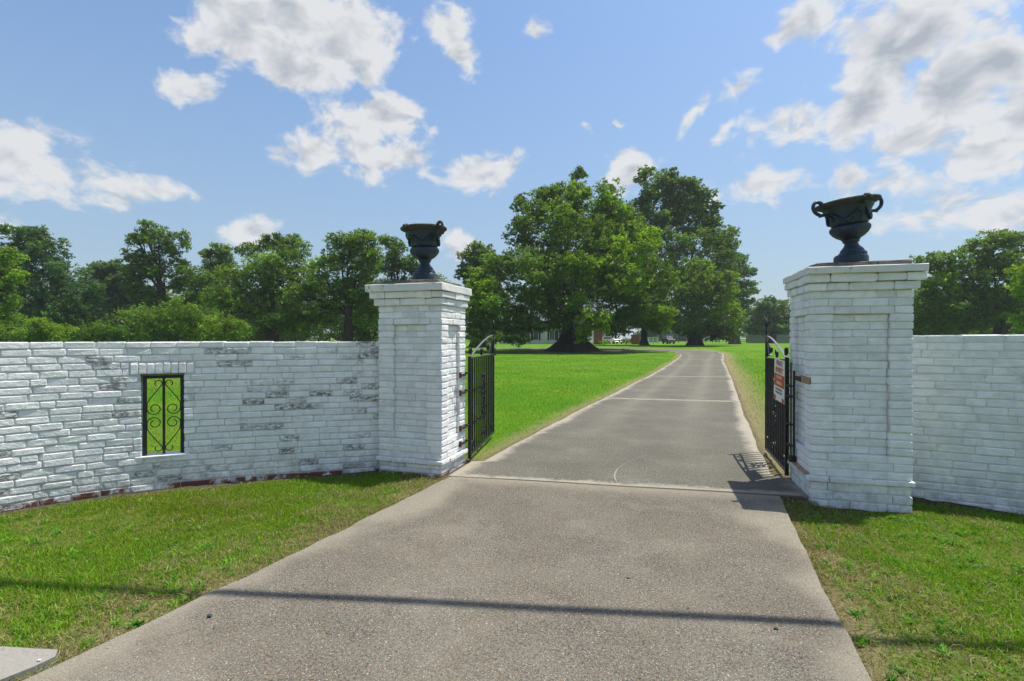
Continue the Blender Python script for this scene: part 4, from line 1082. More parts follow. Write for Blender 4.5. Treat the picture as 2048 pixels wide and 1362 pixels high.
# the sign on the right leaf
def text_mesh(txt, size, mat):
    cu = bpy.data.curves.new('t', 'FONT'); cu.body = txt; cu.size = size; cu.align_x = 'CENTER'; cu.align_y = 'CENTER'; cu.offset = size * .012; cu.extrude = .0004; cu.resolution_u = 2
    o = bpy.data.objects.new('t', cu); COL.objects.link(o); dg = bpy.context.evaluated_depsgraph_get(); me = bpy.data.meshes.new_from_object(o.evaluated_get(dg)); bpy.data.objects.remove(o)
    me.materials.clear(); me.materials.append(mat); return me
def sign():
    W_, H_ = .42, .52; a = math.radians(90 - .5)
    # plate hangs on the drive side of the leaf, top towards the rail, slightly twisted
    root = empty('warning_sign', (1.232, 7.03, 1.13)); root.rotation_euler = (math.radians(90), math.radians(4), math.radians(-84)); root.scale = (1, 1, 1)
    tag(root, 'white and orange PRIVATE PROPERTY sign hanging on the right gate leaf', 'sign')
    MB().box((0, 0, 0), (W_, H_, .003), 0).build('plate', M_SIGNW, root)
    MB().box((0, -.005, .0025), (W_ - .022, .155, .0012)).build('panel', M_SIGNO, root)
    for sx in (-1, 1): MB().box((sx * (W_ / 2 - .05), -H_ / 2 + .03, .0025), (.09, .052, .0012)).build('corner_block', M_SIGNO, root)
    for txt, y, sz, mat, sx in (('PRIVATE', .205, .092, M_SIGNO, .72), ('PROPERTY', .120, .092, M_SIGNO, .70), ('DO NOT', .032, .052, M_SIGNW, .95), ('TRESPASS', -.036, .052, M_SIGNW, .95),
                                ('VIOLATORS WILL', -.118, .036, M_SIGNK, .95), ('BE PROSECUTED', -.158, .036, M_SIGNK, .95)):
        o = link('lettering', text_mesh(txt, sz, mat), root, (0, y, .0038)); o.scale = (sx, 1, 1)
sign()

# ------------------------------------------------------------------ trees
class Tree:
    pass
NLEAF = [0]
def lobe_leaves(lobes, leaf, dens, tint, rng, clump=.24):
    """lobes: list of (x,y,z, rx,ry,rz, tintmul(3), density)"""
    PT, SZ, CO, ON = [], [], [], []
    for (x, y, z, rx, ry, rz, tm, dm) in lobes:
        rmean = (rx * ry * rz) ** (1 / 3)
        cr = max(.30, rmean * clump)
        ncl = int(max(10, 3.4 * (rmean / cr) ** 2 * 1.7 * dm))
        d = rng.normal(0, 1, (ncl, 3)); d /= np.linalg.norm(d, axis=1)[:, None]
        u = rng.uniform(.10, 1.08, ncl) ** .6
        cc = np.array([x, y, z]) + d * u[:, None] * np.array([rx, ry, rz])
        crr = cr * rng.uniform(.55, 1.25, ncl)
        per = int(max(14, 1.08 * dens * cr * cr / (leaf * leaf) )); NLEAF[0] += ncl * per
        k = ncl * per
        dd = rng.normal(0, 1, (k, 3)); dd /= np.linalg.norm(dd, axis=1)[:, None]
        rr = rng.random(k) ** .42
        cidx = np.repeat(np.arange(ncl), per)
        p = cc[cidx] + dd * (rr * crr[cidx])[:, None] * np.array([1.1, 1.1, .72]) 
        p[:, 2] -= rng.random(k) ** 3 * crr[cidx] * .5
        PT.append(p); SZ.append(leaf * rng.uniform(.6, 1.35, k)); ON.append(dd * .6 + d[cidx] * .4)
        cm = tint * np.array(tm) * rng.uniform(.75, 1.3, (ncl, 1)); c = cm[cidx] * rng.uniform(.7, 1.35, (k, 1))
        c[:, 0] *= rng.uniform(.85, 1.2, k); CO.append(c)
    return np.concatenate(PT), np.concatenate(SZ), np.concatenate(CO), np.concatenate(ON)
def limb(mb, a, b, r0, r1, rng, n=7, sag=0.0, wob=.06):
    a = np.array(a); b = np.array(b); L = np.linalg.norm(b - a); pts = []
    off = np.zeros(3)
    for i in range(n + 1):
        t = i / n; p = a * (1 - t) + b * t; p[2] += sag * L * math.sin(math.pi * t)
        if 0 < i < n: off = off * .5 + rng.normal(0, wob * L, 3) * .5; p = p + off
        pts.append(p)
    mb.tube(pts, list(np.linspace(r0, r1, n + 1)), 7, cap=True); return pts
def tree(label, base, lobes_px, Y, tint=(.098, .168, .020), leaf=.30, dens=7.0, trunk=None, bark=None, limbs=True, group=None, cat='tree', name='live_oak_tree', seed=1, twigs=None, depth=1.0, clump=.165, trunk_top=None):
    """lobes_px: (px, py, rx, ry, depth offset m, tint multiplier, density)"""
    rng = np.random.default_rng(seed); s = Y / _f
    root = empty(name, base); tag(root, label, cat, group)
    leaf *= .86
    L = []; main = []
    for lb in lobes_px:
        px, py, rx, ry = lb[:4]; dd = lb[4] if len(lb) > 4 else 0; tm = lb[5] if len(lb) > 5 else (1, 1, 1); dm = lb[6] if len(lb) > 6 else 1
        c = at(px, py, Y + dd); r = (rx * s, (rx * .6 + ry * .4) * s * depth, ry * s)
        q = (c[0] - base[0], c[1] - base[1], c[2] - base[2]); k_ = .86 if min(rx, ry) > 12 else 1
        L.append((*q, r[0] * k_, r[1] * k_, r[2] * k_, tm, dm * 1.0)); main.append(L[-1])
        if k_ < 1:
            for _ in range(4):   # smaller boughs pushing out of each mass
                d = rng.normal(0, 1, 3); d[2] = abs(d[2]) * .9 if rng.random() < .7 else d[2]; d /= np.linalg.norm(d); f = rng.uniform(.26, .46)
                L.append((q[0] + d[0] * r[0] * .86, q[1] + d[1] * r[1] * .86, q[2] + d[2] * r[2] * .9, r[0] * f * 1.25, r[1] * f, r[2] * f, tuple(np.array(tm) * rng.uniform(.85, 1.35)), .62))
    P, SZ, C, ON = lobe_leaves(L, leaf, dens, np.array(tint), rng, clump)
    keep = P[:, 2] > .15
    P, SZ, C, ON = P[keep], SZ[keep], C[keep], ON[keep]
    link('crown', leaf_mesh('crown', P, SZ, C, .55, ON), root)
    if trunk:
        r, htop = trunk[:2]; mb = MB(); flare = trunk[2] if len(trunk) > 2 else 1.6; lean = trunk[3] if len(trunk) > 3 else (0, 0)
        n = 9; prof = []
        for i in range(n + 1):
            t = i / n; prof.append((r * (1 + (flare - 1) * math.exp(-t * 5)) * (1 - .25 * t), t * htop))
        nn = 26; vs = []; ph = rng.uniform(0, 6, 4)
        for (rr, zz) in prof:
            fl = (1 - zz / htop)
            for j in range(nn):
                a = 2 * math.pi * j / nn; m_ = 1 + (.16 * math.sin(5 * a + ph[0]) + .10 * math.sin(9 * a + ph[1] + zz)) * (fl ** 2 + .25) + .04 * math.sin(17 * a + zz * 2)
                vs.append((rr * m_ * math.cos(a) + lean[0] * zz, rr * m_ * math.sin(a) + lean[1] * zz, zz - .15))
        fs = [(i * nn + j, i * nn + (j + 1) % nn, (i + 1) * nn + (j + 1) % nn, (i + 1) * nn + j) for i in range(n) for j in range(nn)]
        fs.append(tuple(n * nn + j for j in range(nn))); mb.add(vs, fs, True); mb.build('trunk', bark or M_BARK, root)
        if limbs:
            top = np.array([lean[0] * htop, lean[1] * htop, htop * .82])
            order = sorted(main, key=lambda q: -q[3])[:9]
            for q in order:
                mbl = MB(); tgt = np.array([q[0], q[1], q[2] - q[5] * .1]); dist = np.linalg.norm(tgt - top)
                r0 = min(r * .34, .08 + dist * .016); pts = limb(mbl, top + rng.normal(0, r * .2, 3), tgt, r0, .06, rng, 8, .06 if tgt[2] > top[2] else .22, .035)
                for w_ in range(4):
                    i = int(rng.integers(3, 8)); e = tgt + np.clip(rng.normal(0, .4, 3), -.7, .7) * np.array([q[3], q[4], q[5]]) - np.array([0, 0, q[5] * .2])
                    limb(mbl, pts[i], e, r0 * .4, .025, rng, 4, .05, .05)
                mbl.build('limb', bark or M_BARK, root)
    if twigs:
        mbt = MB()
        for (px, py, px2, py2, dd) in twigs:
            a = at(px, py, Y + dd) - np.array(base); b = at(px2, py2, Y + dd) - np.array(base)
            pts = limb(mbt, a, b, .07, .02, rng, 6, 0, .06)
            for _ in range(5):
                i = int(rng.integers(1, 6)); limb(mbt, pts[i], pts[i] + rng.normal(0, .7, 3), .03, .01, rng, 3, 0, .08)
        mbt.build('bare_branches', M_DEAD, root)['kind'] = 'stuff'
    return root
def gb(px, Y):
    p = at(px, 676, Y); return (p[0], p[1], float(terrain(np.array(p[0]), np.array(p[1]))))
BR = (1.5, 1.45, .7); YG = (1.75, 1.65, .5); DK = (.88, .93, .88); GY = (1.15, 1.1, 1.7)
# the great live oak left of the drive
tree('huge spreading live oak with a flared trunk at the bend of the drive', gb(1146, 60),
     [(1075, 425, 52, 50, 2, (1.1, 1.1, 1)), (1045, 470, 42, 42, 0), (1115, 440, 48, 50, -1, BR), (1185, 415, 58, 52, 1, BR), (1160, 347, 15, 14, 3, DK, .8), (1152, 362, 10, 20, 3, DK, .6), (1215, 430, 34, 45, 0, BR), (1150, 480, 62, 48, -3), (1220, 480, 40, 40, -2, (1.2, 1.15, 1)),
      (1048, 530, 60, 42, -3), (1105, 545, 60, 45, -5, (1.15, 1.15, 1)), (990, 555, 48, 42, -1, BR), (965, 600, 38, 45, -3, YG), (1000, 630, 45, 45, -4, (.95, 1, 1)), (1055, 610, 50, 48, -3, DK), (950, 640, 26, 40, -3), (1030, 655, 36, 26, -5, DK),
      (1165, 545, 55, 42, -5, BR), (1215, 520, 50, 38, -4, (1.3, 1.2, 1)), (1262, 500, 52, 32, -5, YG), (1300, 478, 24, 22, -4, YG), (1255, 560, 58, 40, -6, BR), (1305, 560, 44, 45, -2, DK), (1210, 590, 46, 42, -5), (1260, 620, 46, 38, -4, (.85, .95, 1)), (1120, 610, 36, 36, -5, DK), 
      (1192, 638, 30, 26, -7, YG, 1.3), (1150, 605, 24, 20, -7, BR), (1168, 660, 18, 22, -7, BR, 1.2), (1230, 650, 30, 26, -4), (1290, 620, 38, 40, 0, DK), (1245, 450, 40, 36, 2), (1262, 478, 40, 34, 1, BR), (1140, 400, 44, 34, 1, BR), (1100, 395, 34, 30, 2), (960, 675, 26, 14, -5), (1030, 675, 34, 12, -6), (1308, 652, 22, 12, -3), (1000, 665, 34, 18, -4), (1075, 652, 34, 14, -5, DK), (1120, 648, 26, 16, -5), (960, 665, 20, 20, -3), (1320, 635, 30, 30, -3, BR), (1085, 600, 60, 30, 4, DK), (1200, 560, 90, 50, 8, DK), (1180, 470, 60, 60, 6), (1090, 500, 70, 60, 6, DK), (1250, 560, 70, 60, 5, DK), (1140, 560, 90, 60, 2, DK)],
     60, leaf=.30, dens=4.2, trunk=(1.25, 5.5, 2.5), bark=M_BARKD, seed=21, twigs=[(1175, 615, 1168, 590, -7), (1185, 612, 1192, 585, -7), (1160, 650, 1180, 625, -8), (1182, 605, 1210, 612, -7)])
# oaks behind it, to the right
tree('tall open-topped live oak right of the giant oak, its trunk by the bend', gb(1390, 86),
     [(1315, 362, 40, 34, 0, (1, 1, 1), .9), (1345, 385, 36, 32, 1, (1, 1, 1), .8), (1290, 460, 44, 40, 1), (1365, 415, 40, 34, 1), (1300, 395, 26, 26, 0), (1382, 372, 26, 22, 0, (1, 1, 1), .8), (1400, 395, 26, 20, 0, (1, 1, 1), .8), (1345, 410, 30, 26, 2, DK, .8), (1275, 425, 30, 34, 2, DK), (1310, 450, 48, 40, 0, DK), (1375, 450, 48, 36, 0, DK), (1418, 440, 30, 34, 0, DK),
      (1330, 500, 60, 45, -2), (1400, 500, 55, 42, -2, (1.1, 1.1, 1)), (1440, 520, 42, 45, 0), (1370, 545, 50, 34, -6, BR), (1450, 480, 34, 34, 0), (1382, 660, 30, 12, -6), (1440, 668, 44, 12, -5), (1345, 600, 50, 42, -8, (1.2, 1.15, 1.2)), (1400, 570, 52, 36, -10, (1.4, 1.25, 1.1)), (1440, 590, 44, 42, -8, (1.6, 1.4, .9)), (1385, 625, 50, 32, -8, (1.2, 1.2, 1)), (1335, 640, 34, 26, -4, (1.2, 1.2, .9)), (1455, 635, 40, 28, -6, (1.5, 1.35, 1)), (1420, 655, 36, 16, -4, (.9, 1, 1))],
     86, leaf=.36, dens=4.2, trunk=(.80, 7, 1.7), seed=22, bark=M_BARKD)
tree('smaller dark live oak with a slim trunk beside the white rail fence', gb(1288, 88),
     [(1285, 610, 42, 32, 0, DK), (1300, 640, 34, 24, 0, DK), (1262, 635, 32, 26, 0, (.9, .95, .9)), (1310, 600, 30, 30, 0, DK), (1270, 585, 40, 34, 2, DK)],
     88, leaf=.36, dens=4.2, trunk=(.5, 4.2, 1.7), seed=23, bark=M_BARKD)
tree('feathery bald cypress behind the oaks, right side of the group', gb(1470, 104),
     [(1462, 520, 30, 12, 0), (1480, 515, 18, 8, 0), (1485, 545, 26, 10, 0), (1500, 540, 14, 5, 0), (1475, 575, 40, 14, 0), (1505, 582, 18, 6, 0), (1450, 545, 40, 30, 0), (1480, 605, 34, 14, 0), (1460, 600, 40, 30, 0), (1470, 640, 36, 20, 0)],
     104, tint=(.095, .170, .045), leaf=.34, dens=4.2, trunk=(.6, 9, 1.9), seed=24, bark=M_POLE)
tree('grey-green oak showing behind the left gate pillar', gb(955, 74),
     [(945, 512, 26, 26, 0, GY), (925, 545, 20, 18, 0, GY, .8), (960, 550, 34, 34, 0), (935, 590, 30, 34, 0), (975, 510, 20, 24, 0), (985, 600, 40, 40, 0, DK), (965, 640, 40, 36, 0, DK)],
     74, leaf=.32, dens=4.0, trunk=(.8, 5, 1.7), seed=25)
tree('dark round-headed oak at the far edge of the lawn left of the right pillar', gb(1545, 118),
     [(1540, 615, 34, 20, 0, DK), (1515, 635, 30, 26, 0, DK), (1560, 635, 36, 28, 0, DK), (1505, 655, 22, 18, 0, DK), (1545, 655, 44, 20, 0, DK), (1590, 640, 36, 34, 0, DK)],
     118, leaf=.42, dens=4.2, trunk=(.7, 5, 1.6), seed=26, bark=M_BARKD)
# right of the right pillar
tree('broad dark live oak rising above the right wall', gb(1995, 58),
     [(1865, 520, 30, 22, 0, GY), (1895, 530, 38, 26, 0), (1930, 555, 42, 34, 0), (1880, 575, 42, 30, 0, BR), (1855, 610, 34, 34, 0, DK), (1905, 620, 50, 34, 0, DK), (1960, 500, 34, 28, 0, GY), (1995, 480, 34, 22, 0, GY), (2035, 490, 40, 30, 0, GY), (1985, 530, 46, 34, 0), (2030, 545, 46, 40, 0, DK), (1960, 590, 46, 36, 0, DK), (2010, 610, 50, 36, 0, DK), (1950, 640, 50, 26, 0, DK), (1870, 650, 46, 22, 0, DK), (2060, 600, 50, 50, 0, DK), (2100, 540, 60, 60, 0)],
     58, leaf=.27, dens=4.0, trunk=(.6, 4.2, 1.7, (.12, .05)), seed=27, bark=M_BARKD)
tree('bright yellow-green young tree at the right edge over the wall', gb(2075, 44),
     [(2052, 545, 28, 30, 0, YG), (2075, 580, 36, 40, 0, YG), (2048, 585, 16, 16, 0, YG), (2060, 640, 34, 34, 0, BR)],
     44, leaf=.22, dens=4.5, trunk=(.3, 3, 1.5), seed=28, name='young_tree')
# left tree row
tree('tall dense blue-green tree filling the far left of the tree row', gb(90, 62),
     [(70, 475, 30, 24, 0, DK), (40, 480, 34, 30, 0, DK), (95, 500, 34, 34, 0), (20, 520, 46, 40, 0, DK), (70, 540, 56, 44, 0, (.85, .95, 1.3)), (130, 560, 40, 44, 0, (.95, 1, 1.3)), (160, 600, 36, 44, 0, (.9, 1, 1.3)), (100, 600, 60, 46, 0, (.85, .95, 1.3)), (30, 600, 60, 50, 0, DK), (-20, 560, 60, 80, 0), (150, 640, 50, 36, 0, DK), (60, 650, 70, 36, 0, DK)],
     62, tint=(.070, .135, .035), leaf=.26, dens=4.2, trunk=(.7, 5, 1.6), seed=31, name='broadleaf_tree')
tree('bright green hackberry at the left edge in front of the row', gb(5, 46),
     [(8, 515, 28, 24, 0, BR), (15, 555, 34, 26, 0, BR), (5, 600, 40, 26, 0, (1.2, 1.3, .8)), (-20, 560, 40, 60, 0), (15, 640, 34, 30, 0, (1.2, 1.3, .8))],
     46, leaf=.22, dens=4.2, trunk=(.35, 3, 1.5), seed=32, name='broadleaf_tree')
tree('pale hazy tree with forked trunk standing back in the left row', gb(238, 78),
     [(195, 545, 26, 22, 0, GY), (225, 535, 26, 18, 0), (190, 580, 26, 26, 0, GY), (225, 575, 34, 28, 0, GY), (255, 560, 30, 30, 0), (245, 600, 34, 22, 0, GY), (205, 610, 24, 18, 0, GY, .7), (270, 600, 26, 28, 0)],
     78, tint=(.080, .140, .040), leaf=.32, dens=3.4, trunk=(.45, 8, 1.5, (-.12, 0)), seed=33, name='broadleaf_tree')
tree('tall open-crowned tree standing up out of the left row', gb(322, 66),
     [(300, 462, 34, 18, 0, (1, 1.05, .8)), (275, 478, 26, 14, 0), (320, 480, 36, 20, 0), (268, 512, 26, 16, 0, DK), (300, 515, 34, 20, 0, DK), (345, 500, 22, 18, 0, DK), (368, 475, 12, 18, 0), (372, 490, 10, 12, 0, BR), (355, 525, 18, 24, 0, DK), (285, 545, 34, 24, 0, DK), (270, 575, 34, 22, 0, DK), (320, 545, 26, 22, 0, DK), (385, 548, 34, 20, 0), (355, 565, 26, 18, 0), (410, 565, 24, 18, 0, DK, .8), (300, 590, 40, 24, 0, DK)],
     66, leaf=.25, dens=3.4, trunk=(.62, 8.5, 1.6), seed=34, bark=M_BARKD)
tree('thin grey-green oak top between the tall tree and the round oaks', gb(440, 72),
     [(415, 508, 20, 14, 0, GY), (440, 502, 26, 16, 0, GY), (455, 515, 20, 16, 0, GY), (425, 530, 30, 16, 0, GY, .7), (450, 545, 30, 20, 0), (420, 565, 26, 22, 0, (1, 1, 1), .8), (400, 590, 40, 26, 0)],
     72, leaf=.27, dens=3.0, trunk=(.5, 8, 1.5), seed=35, bark=M_BARKD)
tree('wide round live oak left of centre in the left row', gb(540, 60),
     [(545, 485, 26, 18, 2, DK), (500, 500, 34, 20, 2), (570, 490, 40, 26, 3, DK), (520, 540, 52, 36, 0, BR), (470, 560, 50, 40, 0, (1.3, 1.2, 1)), (560, 535, 46, 38, 0), (595, 505, 32, 24, 2), (500, 600, 60, 36, 0), (450, 610, 50, 34, -2, (1.1, 1.1, 1)), (560, 600, 56, 40, 0, DK), (530, 650, 60, 30, 0, DK), (590, 560, 34, 34, 0, (1.2, 1.15, 1))],
     60, leaf=.25, dens=4.2, trunk=(.8, 4.5, 1.7), seed=36)
tree('large live oak with drooping boughs just left of the left gate pillar', gb(694, 58),
     [(700, 480, 44, 22, 0, (1.1, 1.1, 1)), (680, 510, 44, 30, 0), (730, 478, 28, 20, 0, BR), (640, 545, 46, 34, 0, BR), (600, 590, 44, 36, 0, (1.2, 1.15, 1)), (660, 580, 56, 34, 0, (1.1, 1.1, 1)), (720, 540, 46, 40, 0), (700, 590, 46, 26, 0, DK), (750, 590, 30, 44, 0), (640, 625, 52, 26, 0, DK), (600, 640, 46, 26, 0), (735, 630, 36, 34, 0, DK), (745, 510, 30, 26, 0, (1.1, 1.1, 1)), (560, 640, 40, 26, 0, DK)],
     58, leaf=.25, dens=4.2, trunk=(.5, 5.0, 1.9, (.05, 0)), seed=37, bark=M_BARKD)
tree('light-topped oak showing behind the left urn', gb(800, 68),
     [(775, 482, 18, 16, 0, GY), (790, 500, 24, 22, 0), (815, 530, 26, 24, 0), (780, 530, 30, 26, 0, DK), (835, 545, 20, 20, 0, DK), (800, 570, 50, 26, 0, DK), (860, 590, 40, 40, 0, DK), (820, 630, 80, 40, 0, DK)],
     68, leaf=.28, dens=3.6, trunk=(.5, 6, 1.5), seed=38, bark=M_BARKD)
shr = 'shrubs along the left boundary'
tree('bright yellow-green rounded shrub near the left end of the wall', gb(95, 42), [(92, 652, 30, 20, 0, BR), (70, 665, 30, 20, 0), (115, 668, 30, 20, 0, BR)], 42, leaf=.17, dens=4.5, trunk=(.12, 1, 1.3), limbs=False, seed=41, name='shrub', cat='shrub', group=shr)
tree('mid-green shrub at the far left corner behind the wall', gb(20, 40), [(20, 668, 40, 24, 0), (-20, 660, 40, 30, 0)], 40, leaf=.17, dens=4.5, trunk=(.12, 1, 1.3), limbs=False, tint=(.085, .150, .018), seed=42, name='shrub', cat='shrub', group=shr)
tree('low green shrub right of the yellow-green one', gb(190, 44), [(160, 672, 30, 16, 0), (205, 664, 34, 22, 0), (240, 670, 34, 18, 0, DK)], 44, leaf=.17, dens=4.5, trunk=(.12, 1, 1.3), limbs=False, tint=(.075, .140, .018), seed=43, name='shrub', cat='shrub', group=shr)
tree('long low thicket with bare branches below the tall open tree', gb(335, 46), [(290, 640, 44, 34, 0), (345, 630, 44, 34, 0, (1.1, 1.1, 1)), (395, 640, 44, 36, 0), (320, 665, 60, 22, 0, DK), (400, 668, 40, 20, 0, BR)], 46, leaf=.19, dens=4.2, trunk=(.2, 1.2, 1.3), seed=44, name='shrub', cat='shrub', group=shr)
tree('rounded olive-green shrub in front of the round oaks', gb(460, 44), [(440, 655, 34, 26, 0, (1.3, 1.2, 1)), (480, 655, 34, 24, 0, (1.2, 1.15, 1.1)), (460, 675, 50, 14, 0)], 44, leaf=.18, dens=4.4, trunk=(.15, 1.2, 1.3), limbs=False, seed=45, name='shrub', cat='shrub', group=shr)
tree('dark leafy bush at the free end of the left gate under the giant oak', gb(988, 50), [(985, 680, 14, 14, 0, DK), (1000, 672, 10, 10, 0, DK)], 50, leaf=.2, dens=5, trunk=(.2, .8, 1.3), limbs=False, seed=46, name='shrub', cat='shrub')

# distant woods: one uncountable mass behind everything
def far_woods():
    rng = np.random.default_rng(77); L = []
    for i in range(120):
        u = rng.uniform(-1.35, 1.35); Y = rng.uniform(175, 215); p = np.array([R2[0], R2[1]]) * u * Y + F2 * Y; h = rng.uniform(5, 8.5)
        L.append((p[0], p[1], .4 + h * .55, rng.uniform(6, 10), rng.uniform(5, 8), h * .6, (1, 1, 1), .8))
    P, SZ, C, ON = lobe_leaves(L, 1.1, 3.4, np.array((.060, .110, .050)), rng, .26)
    tag(link('far_woods', leaf_mesh('far_woods', P, SZ, C, .5, ON)), 'far belt of woods beyond the lawn on the horizon', 'woods', kind='stuff')
far_woods()
def thicket(label, pa, pb, Y0, Y1, h0, h1, n, seed, tint):
    rng = np.random.default_rng(seed); L = []
    for i in range(n):
        px = rng.uniform(pa, pb); Y = rng.uniform(Y0, Y1); b = gb(px, Y); h = rng.uniform(h0, h1)
        L.append((b[0], b[1], b[2] + h * .5, rng.uniform(2.2, 4), rng.uniform(2.2, 4), h * .55, (1, 1, 1) if rng.random() < .6 else DK, 1))
    P, SZ, C, ON = lobe_leaves(L, .42, 3.6, np.array(tint), rng, .26)
    tag(link('thicket', leaf_mesh('thicket', P, SZ, C, .5, ON)), label, 'undergrowth', kind='stuff')
thicket('dark undergrowth filling in behind the left row of trees', -140, 930, 74, 94, 6, 11.0, 80, 5, (.085, .150, .028))
thicket('dark undergrowth behind the right wall and its oak', 1800, 2160, 66, 80, 5, 9, 30, 6, (.085, .150, .028))
open('/tmp/leaves.txt', 'w').write(str(NLEAF)) if False else None

def haze_air():
    m_ = bpy.data.materials.new('haze_air'); m_.use_nodes = True; m_.node_tree.nodes.clear(); N_ = NT(m_.node_tree)
    out_ = N_.new('ShaderNodeOutputMaterial'); v = N_.new('ShaderNodeVolumePrincipled', {'Color': (.90, .95, 1, 1), 'Density': .00035, 'Anisotropy': .2})
    m_.node_tree.links.new(v.outputs[0], out_.inputs['Volume'])
    tag(MB().box((0, 0, 21.0), (5600, 5600, 45)).build('haze', m_), kind='stuff')
haze_air()

# ------------------------------------------------------------------ house and yard in the distance
def house():
    A = gb(1000, 104); B = gb(1188, 104); base = ((A[0] + B[0]) / 2, (A[1] + B[1]) / 2, A[2]); Lh = math.hypot(B[0] - A[0], B[1] - A[1])
    root = empty('plantation_house', base, YAW); tag(root, 'white two-storey house with dark shutters behind the giant oak', 'house')
    MB().box((0, 4.5, 3.1), (Lh, 9, 6.2)).build('wall', M_WHITE, root)
    mb = MB(); z = 6.2; e = .5; mb.add([(-Lh / 2 - e, -e, z), (Lh / 2 + e, -e, z), (Lh / 2 + e, 9 + e, z), (-Lh / 2 - e, 9 + e, z), (-Lh / 2 + 4, 4.5, z + 3), (Lh / 2 - 4, 4.5, z + 2)], [(3, 2, 1, 0), (0, 1, 5, 4), (1, 2, 5), (2, 3, 4, 5), (3, 0, 4)]); mb.build('roof', M_ROOF, root)
    s = 104 / _f
    for px in (1056, 1072, 1104, 1090, 1122, 1140, 1160, 1036):
        x = (px - 1094) * s
        if px in (1090,): continue
        for zz in (1.75, 4.75):
            w = MB(); w.box((x, -.03, zz), (1.0, .08, 2.0)).build('window_frame', M_WHITE, root); f_ = COL.objects[-1]
            MB().box((x, -.085, zz), (.8, .02, 1.8)).build('pane', M_GLASS, f_)
            MB().box((x, -.10, zz), (.05, .02, 1.8)).build('glazing_bar', M_WHITE, f_)
            for sx in (-1, 1): MB().box((x + sx * .72, -.045, zz), (.38, .05, 2.05)).build('shutter', M_SHUT, root)
    for px in (1091, 1060, 1125, 1184):
        MB().tube([((px - 1094) * s, -1.6, .3), ((px - 1094) * s, -1.6, 3.6)], .14, 10).build('column', M_WHITE, root)
    MB().box((0, -1.0, .12), (Lh, 1.9, .3)).build('porch_floor', M_PALE, root)
    MB().box((0, -1.0, 3.7), (Lh, 1.7, .25)).build('porch_roof', M_WHITE, root)
    # forecourt of pale gravel
house()
def boxthing(name, label, cat, px, Y, w, d, h, mat, rz=YAW, top=None):
    b = gb(px, Y); root = empty(name, b, rz); tag(root, label, cat)
    MB().box((0, 0, h / 2 - .1), (w, d, h + .2), 0, .02).build('pier', mat, root)
    MB().box((0, 0, h + .06), (w + .12, d + .12, .10), 0, .01).build('cap', top or mat, root); return root
boxthing('brick_pier', 'tall red brick pier beside the giant oak trunk near the house', 'brick pier', 1196, 98, 1.5, 1.2, 3.6, M_REDBR)
boxthing('brick_pier', 'low red brick pier left of the white rail fence', 'brick pier', 1271, 100, 1.45, .9, 1.75, M_REDBR)
def fence(name, label, pxa, pxb, Y, posts, h, rails, mat, railh):
    A = np.array(gb(pxa, Y)); B = np.array(gb(pxb, Y)); base = tuple(A); d = B - A; L = math.hypot(d[0], d[1]); root = empty(name, base, math.atan2(d[1], d[0])); tag(root, label, 'fence')
    for i in range(posts): MB().box((L * i / (posts - 1), 0, h / 2 - .05), (.16, .16, h + .1)).build('post', mat, root)
    for k in range(rails): MB().box((L / 2, -.09, h * (k + 1) / rails - railh * .6), (L, .04, railh)).build('rail', mat, root)
fence('rail_fence', 'short white three-rail fence behind the slim oak', 1278, 1316, 108, 5, 1.35, 3, M_WHITE, .20)
fence('rail_fence', 'long grey wooden rail fence across the far side of the lawn', 1316, 1520, 132, 16, 1.9, 4, M_FWOOD, .14)
def board_fence():
    A = np.array(gb(1494, 126)); B = np.array(gb(1620, 126)); d = B - A; L = math.hypot(d[0], d[1]); root = empty('board_fence', tuple(A), math.atan2(d[1], d[0])); tag(root, 'pale grey board fence at the edge of the lawn under the dark oak', 'fence')
    n = 40
    for i in range(n): MB().box((L * (i + .5) / n, 0, .95), (L / n - .02, .05, 2.0)).build('board', M_BOARD, root)
board_fence()
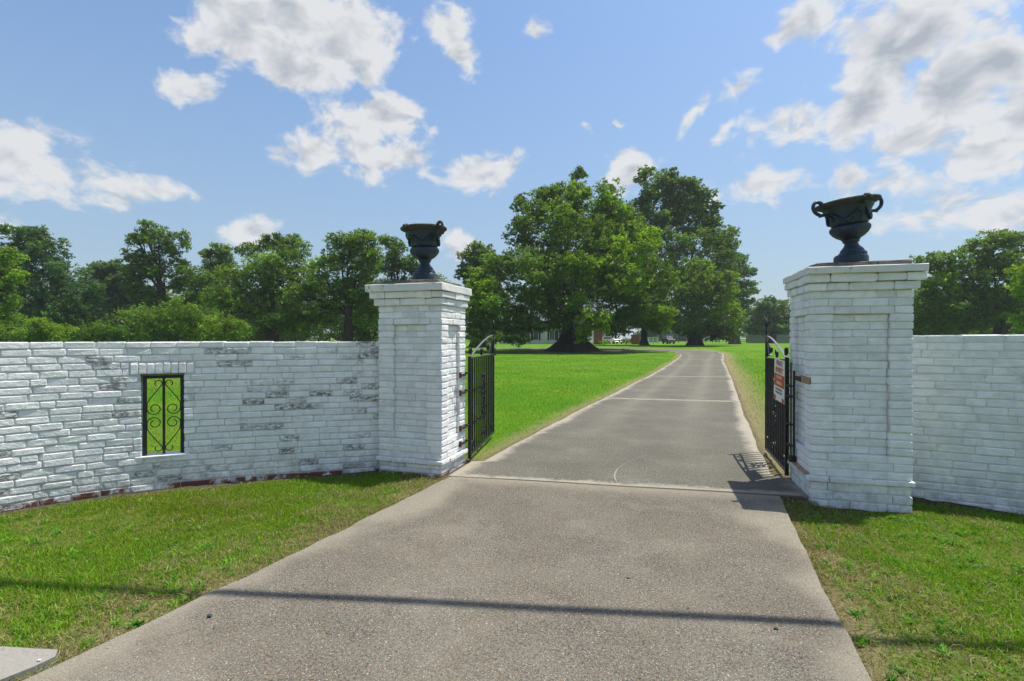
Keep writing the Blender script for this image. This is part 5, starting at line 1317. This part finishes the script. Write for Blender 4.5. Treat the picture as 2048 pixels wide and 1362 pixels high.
def vehicle(name, label, cat, px, Y, w, l, h, mat, rz, suv=True):
    b = gb(px, Y); root = empty(name, b, rz); tag(root, label, cat)
    # seen head-on: x is width, y is length
    bm = MB(); prof = [(-l / 2, .45), (-l / 2, .85), (-l / 2 + .15, h * .56), (-l / 2 + l * .24, h * .60), (l / 2 - .05, h * .60), (l / 2, h * .5), (l / 2, .45), (l / 2 - .2, .32), (-l / 2 + .2, .32)]
    n = len(prof); vs = [(-w / 2, y, z) for y, z in prof] + [(w / 2, y, z) for y, z in prof]
    bm.add(vs, [tuple(range(n))[::-1], tuple(range(n, 2 * n))] + [(i, (i + 1) % n, (i + 1) % n + n, i + n) for i in range(n)]); bm.build('body', mat, root)
    cb = MB(); zb_, zt_ = h * .60, h; y0, y1 = -l / 2 + l * .24, l / 2 - .1; k = .12
    cb.add([(-w / 2 + .05, y0, zb_), (w / 2 - .05, y0, zb_), (w / 2 - .05, y1, zb_), (-w / 2 + .05, y1, zb_), (-w / 2 + k, y0 + .5, zt_), (w / 2 - k, y0 + .5, zt_), (w / 2 - k, y1 - .2, zt_), (-w / 2 + k, y1 - .2, zt_)],
           [(0, 1, 5, 4), (1, 2, 6, 5), (2, 3, 7, 6), (3, 0, 4, 7)]); cb.build('cabin_glass', M_GLASS, root)
    MB().box((0, (y0 + y1) / 2 + .15, zt_ + .02), (w - 2 * k + .06, y1 - y0 - .6, .06), 0, .02).build('roof', mat, root)
    for sx in (-1, 1):
        MB().strip([(sx * (w / 2 - .08), y0 + .0, zb_), (sx * (w / 2 - k), y0 + .48, zt_)], .06, .06, (1, 0, 0)).build('windscreen_pillar', mat, root)
        MB().box((sx * (w / 2 - .22), -l / 2 - .01, .72), (.26, .05, .15), 0, .02).build('headlight', M_GLASS, root)
        for yy in (-l / 2 + .75, l / 2 - .75):
            MB().tube([(sx * (w / 2 - .2), yy, .34), (sx * (w / 2 + .02), yy, .34)], .34, 16).build('wheel', M_RUBBER, root)
        MB().box((sx * (w / 2 + .08), y0 + .25, zb_ + .08), (.14, .08, .12), 0, .02).build('wing_mirror', mat, root)
    MB().box((0, -l / 2 - .012, .72), (w * .5, .04, .16), 0, .01).build('grille', M_SHUT, root)
    MB().box((0, -l / 2 - .03, .45), (w * .96, .10, .18), 0, .03).build('bumper', M_SHUT if mat is M_CARD else mat, root)
vehicle('parked_car', 'white off-road car parked facing the drive beyond the giant oak', 'car', 1231, 106, 1.75, 4.3, 1.55, M_CARW, YAW + .12)
vehicle('parked_car', 'pale car half hidden behind the brick pier and a bush', 'car', 1215, 110, 1.7, 4.2, 1.45, M_CARW, YAW - .5)
vehicle('parked_car', 'dark off-road car parked in front of the long wooden fence', 'car', 1337, 104, 1.5, 3.9, 1.75, M_CARD, YAW + .03)
def mailpost():
    b = gb(1468, 96); root = empty('lamp_post', b); tag(root, 'thin dark lamp post with a small white globe at the edge of the lawn', 'lamp post')
    MB().tube([(0, 0, 0), (0, 0, 1.9)], .05, 8).build('post', M_IRON, root); mb = MB(); _sph(mb, Vector((0, 0, 0)), .22, Matrix.Translation((-.15, 0, 2.0))); mb.build('globe', M_WHITE, root)
mailpost()
tree('purple-grey bare hedge between the white car and the low brick pier', gb(1253, 100), [(1247, 681, 8, 7, 0), (1258, 681, 8, 7, 0)], 100, tint=(.13, .11, .13), leaf=.2, dens=4, trunk=(.12, .6, 1.3), limbs=False, seed=51, name='shrub', cat='shrub')
tree('fresh green shrub by the tall red brick pier', gb(1208, 92), [(1208, 684, 9, 5, 0, YG), (1216, 686, 6, 4, 0, BR)], 92, leaf=.2, dens=5, trunk=(.1, .4, 1.3), limbs=False, seed=52, name='shrub', cat='shrub')

# ------------------------------------------------------------------ overhead utility cable (above the frame) that throws the long shadow
def cable():
    root = empty('utility_line', (1.3, 4.74, 0)); tag(root, 'black utility line strung between two wooden poles over the apron', 'utility line')
    hz = 6.1; k = hz / 2.37; c = Vector((-.95 + .667 * k - 1.3, 3.01 + .512 * k - 4.74, hz)); d = Vector((.9785, .206, 0))
    pts = [c + d * t + Vector((0, 0, .0012 * t * t)) for t in np.linspace(-26, 26, 40)]
    MB().tube(pts, .042, 8).build('cable', M_CABLE, root)
    for s in (-26.2, 26.2):
        p = c + d * s; MB().tube([(p.x, p.y, -.3), (p.x, p.y, 8.4)], [.17, .12], 12).build('pole', M_POLE, root)
cable()

# ------------------------------------------------------------------ small things lying about
def litter():
    n = 260; x = np.concatenate([RG.uniform(-6, -2.4, 120), RG.uniform(.7, 3.6, 90), RG.uniform(-2.4, .8, 50)]); y = RG.uniform(1.9, 6.0, n)
    wy = np.interp(-x, -WALL_L[:, 0], WALL_L[:, 1], right=9); ok = np.where(x < -3.4, y < wy - .15, y < 5.5); x, y = x[ok], y[ok]; n = len(x)
    z = np.where(drive_mask(x, y), .004, ground_z(x, y) + .018)
    c = np.array([(.16, .10, .05), (.26, .20, .10), (.10, .07, .04), (.34, .30, .20)])[RG.integers(0, 4, n)]
    me = leaf_mesh('leaf_litter', np.stack([x, y, z], 1), RG.uniform(.008, .022, n), c, 6.0)
    tag(link('leaf_litter', me), 'dry leaf scraps scattered over the verge and apron', 'litter', kind='stuff')
litter()
def stone(label, x, y, z, r, mat, seed, name='small_stone', cat='stone'):
    bm = bmesh.new(); bmesh.ops.create_icosphere(bm, subdivisions=2, radius=r); rr = random.Random(seed)
    for v in bm.verts: v.co = Vector((v.co.x * 1.25, v.co.y, v.co.z * .7)) * (1 + rr.uniform(-.16, .16))
    me = bpy.data.meshes.new(name); bm.to_mesh(me); bm.free(); me.materials.append(mat); me.polygons.foreach_set('use_smooth', [True] * len(me.polygons))
    o = link(name, me, None, (x, y, z + r * .55)); tag(o, label, cat)
stone('small dark stone on the left edge of the apron near the bottom', -2.62, 2.36, 0, .013, M_PEB, 1)
stone('small dark stone on the right part of the apron below the cable shadow', .55, 3.22, 0, .010, M_PEB, 2)
stone('tiny grey stone in the middle of the apron above the cable shadow', -.30, 3.6, 0, .008, M_PEB, 3)
stone('white chip lying in the joint at the bottom left corner', -3.10, 1.78, -.004, .008, M_LIGHTST, 4)
